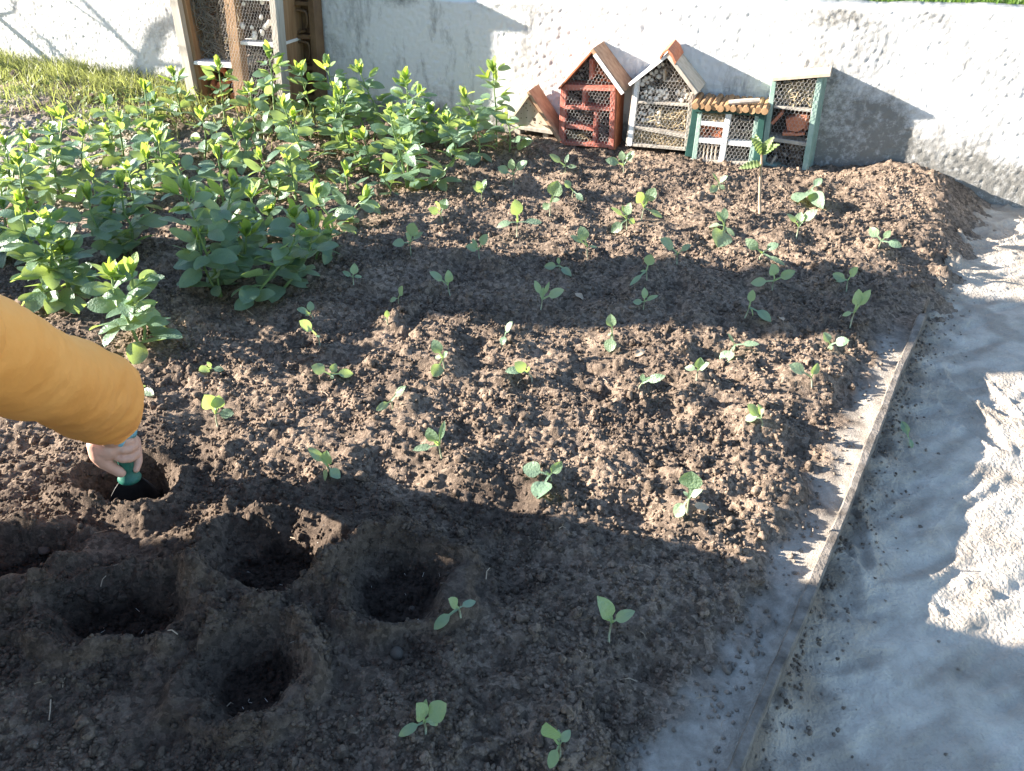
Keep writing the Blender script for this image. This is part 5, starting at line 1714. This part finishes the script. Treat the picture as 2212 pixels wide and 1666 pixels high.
    m_ = (nu + 1) * (nv + 1)
    for i in range(nu):
        for j in range(nv):
            a_ = i * (nv + 1) + j
            Fc.append((a_, a_ + 1, a_ + nv + 2, a_ + nv + 1)); Fc.append((m_ + a_, m_ + a_ + nv + 1, m_ + a_ + nv + 2, m_ + a_ + 1))
    for i in range(nu):
        for j in (0, nv):
            a_ = i * (nv + 1) + j; b_ = a_ + nv + 1
            Fc.append((a_, b_, b_ + m_, a_ + m_))
    for j in range(nv):
        for i in (0, nu):
            a_ = i * (nv + 1) + j
            Fc.append((a_, a_ + 1, a_ + 1 + m_, a_ + m_))
    obj('blade', new_mesh('blade', V, Fc, True), M['steel'], tr_)
person()

# ------------------------------------------------------------------ unseen things added left of the frame to throw the shadows
def pillar():  # unseen pillar, added only to cast the dark band over the bed
    c = Vector((-3.05, 2.445, 0))
    t = thing('added_shade_pillar', 'unseen square rendered pillar with flat cap, added to cast the shadow band', 'pillar', c + Vector((0, 0, -.15)))
    def box(nm, x0, x1, y0, y1, z0, z1, m_, bev=.006):
        mb = MB()
        mb.hexa([(x0, y0, z0), (x1, y0, z0), (x1, y1, z0), (x0, y1, z0), (x0, y0, z1), (x1, y0, z1), (x1, y1, z1), (x0, y1, z1)])
        me = mb.mesh(nm); bm = bmesh.new(); bm.from_mesh(me); bmesh.ops.recalc_face_normals(bm, faces=bm.faces)
        bmesh.ops.bevel(bm, geom=list(bm.edges), offset=bev, segments=2, affect='EDGES'); bm.to_mesh(me); bm.free()
        return obj(nm, me, m_, t)
    box('shaft', -3.25, -2.84, 2.235, 2.655, -.2, 2.0, M['wall'])
    box('base', -3.29, -2.80, 2.195, 2.695, -.2, .10, M['wall'])
    box('cap', -3.32, -2.77, 2.165, 2.725, 2.0, 2.08, M['stone'])
pillar()

def shed():  # unseen shed, added so its corner casts the foreground shadow edge
    x0, x1, y0, y1, z1 = -4.6, -2.95, -1.1, 1.30, 2.1
    t = thing('added_shade_shed', 'unseen timber shed with sloping roof, added to cast the foreground shadow', 'shed', (x0 / 2 + x1 / 2, (y0 + y1) / 2, -.15))
    sw = wood('shed_boards', (.16, .105, .065), (.28, .20, .135), 'Z', 30)
    def box(nm, a, b_, m_):
        mb = MB(); (ax, ay, az), (bx_, by_, bz) = a, b_
        mb.hexa([(ax, ay, az), (bx_, ay, az), (bx_, by_, az), (ax, by_, az), (ax, ay, bz), (bx_, ay, bz), (bx_, by_, bz), (ax, by_, bz)])
        me = mb.mesh(nm); bm = bmesh.new(); bm.from_mesh(me); bmesh.ops.recalc_face_normals(bm, faces=bm.faces); bm.to_mesh(me); bm.free()
        return obj(nm, me, m_, t)
    box('frame', (x0 + .03, y0 + .03, -.18), (x1 - .03, y1 - .03, z1 - .02), M['dark'])
    n_ = 16
    for i in range(n_):
        w_ = (y1 - y0) / n_
        box('board', (x1 - .028, y0 + i * w_ + .003, -.18), (x1 + R.uniform(0, .006), y0 + (i + 1) * w_ - .003, z1), sw)
    n_ = 11
    for i in range(n_):
        w_ = (x1 - .032 - x0) / n_
        box('board', (x0 + i * w_ + .003, y1 - .028, -.18), (x0 + (i + 1) * w_ - .003, y1 - R.uniform(0, .005), z1), sw)
    mb = MB()
    P = [(x0 - .1, y0 - .1, z1 + .3), (x1 + .12, y0 - .1, z1 + .03), (x1 + .12, y1, z1 + .03), (x0 - .1, y1, z1 + .3)]
    mb.hexa([Vector(p) for p in P] + [Vector(p) + Vector((0, 0, .05)) for p in P])
    obj('roof', mb.mesh('roof'), M['dark'], t)
shed()

def added_shade_tree(px, py, h, seed, lab):  # unseen tree, added for the pole and branch shadows on the wall
    rs = random.Random(seed)
    t = thing('added_shade_tree', lab, 'tree', (px, py, 0))
    mb = MB()
    def limb(p, d, L, r, lev):
        pts = [p]; rr = [r]; q = p.copy()
        for i in range(5):
            d = (d + Vector((rs.uniform(-.18, .18), rs.uniform(-.18, .18), rs.uniform(-.02, .12)))).normalized()
            q = q + d * L / 5; pts.append(q.copy()); rr.append(r * (1 - .13 * (i + 1)))
        mb.tube(pts, rr, 7 if lev < 2 else 5)
        if lev < 3:
            for i in range(3 if lev else 5):
                k = rs.randint(1, 5)
                nd = (d * .5 + Vector((rs.uniform(-1, 1), rs.uniform(-1, 1), rs.uniform(.1, .8)))).normalized()
                limb(pts[k], nd, L * rs.uniform(.4, .65), rr[k] * .55, lev + 1)
    limb(Vector((px, py, -.1)), Vector((.02, .0, 1)), h, .035, 0)
    obj('trunk', mb.mesh('trunk', True), M['bark_stem'], t)
added_shade_tree(-3.42, 4.84, 1.25, 4, 'unseen slender bare tree added to cast branch shadows on the wall')
added_shade_tree(-3.62, 4.80, 1.1, 9, 'unseen low branching tree added to cast more shadows on the wall')
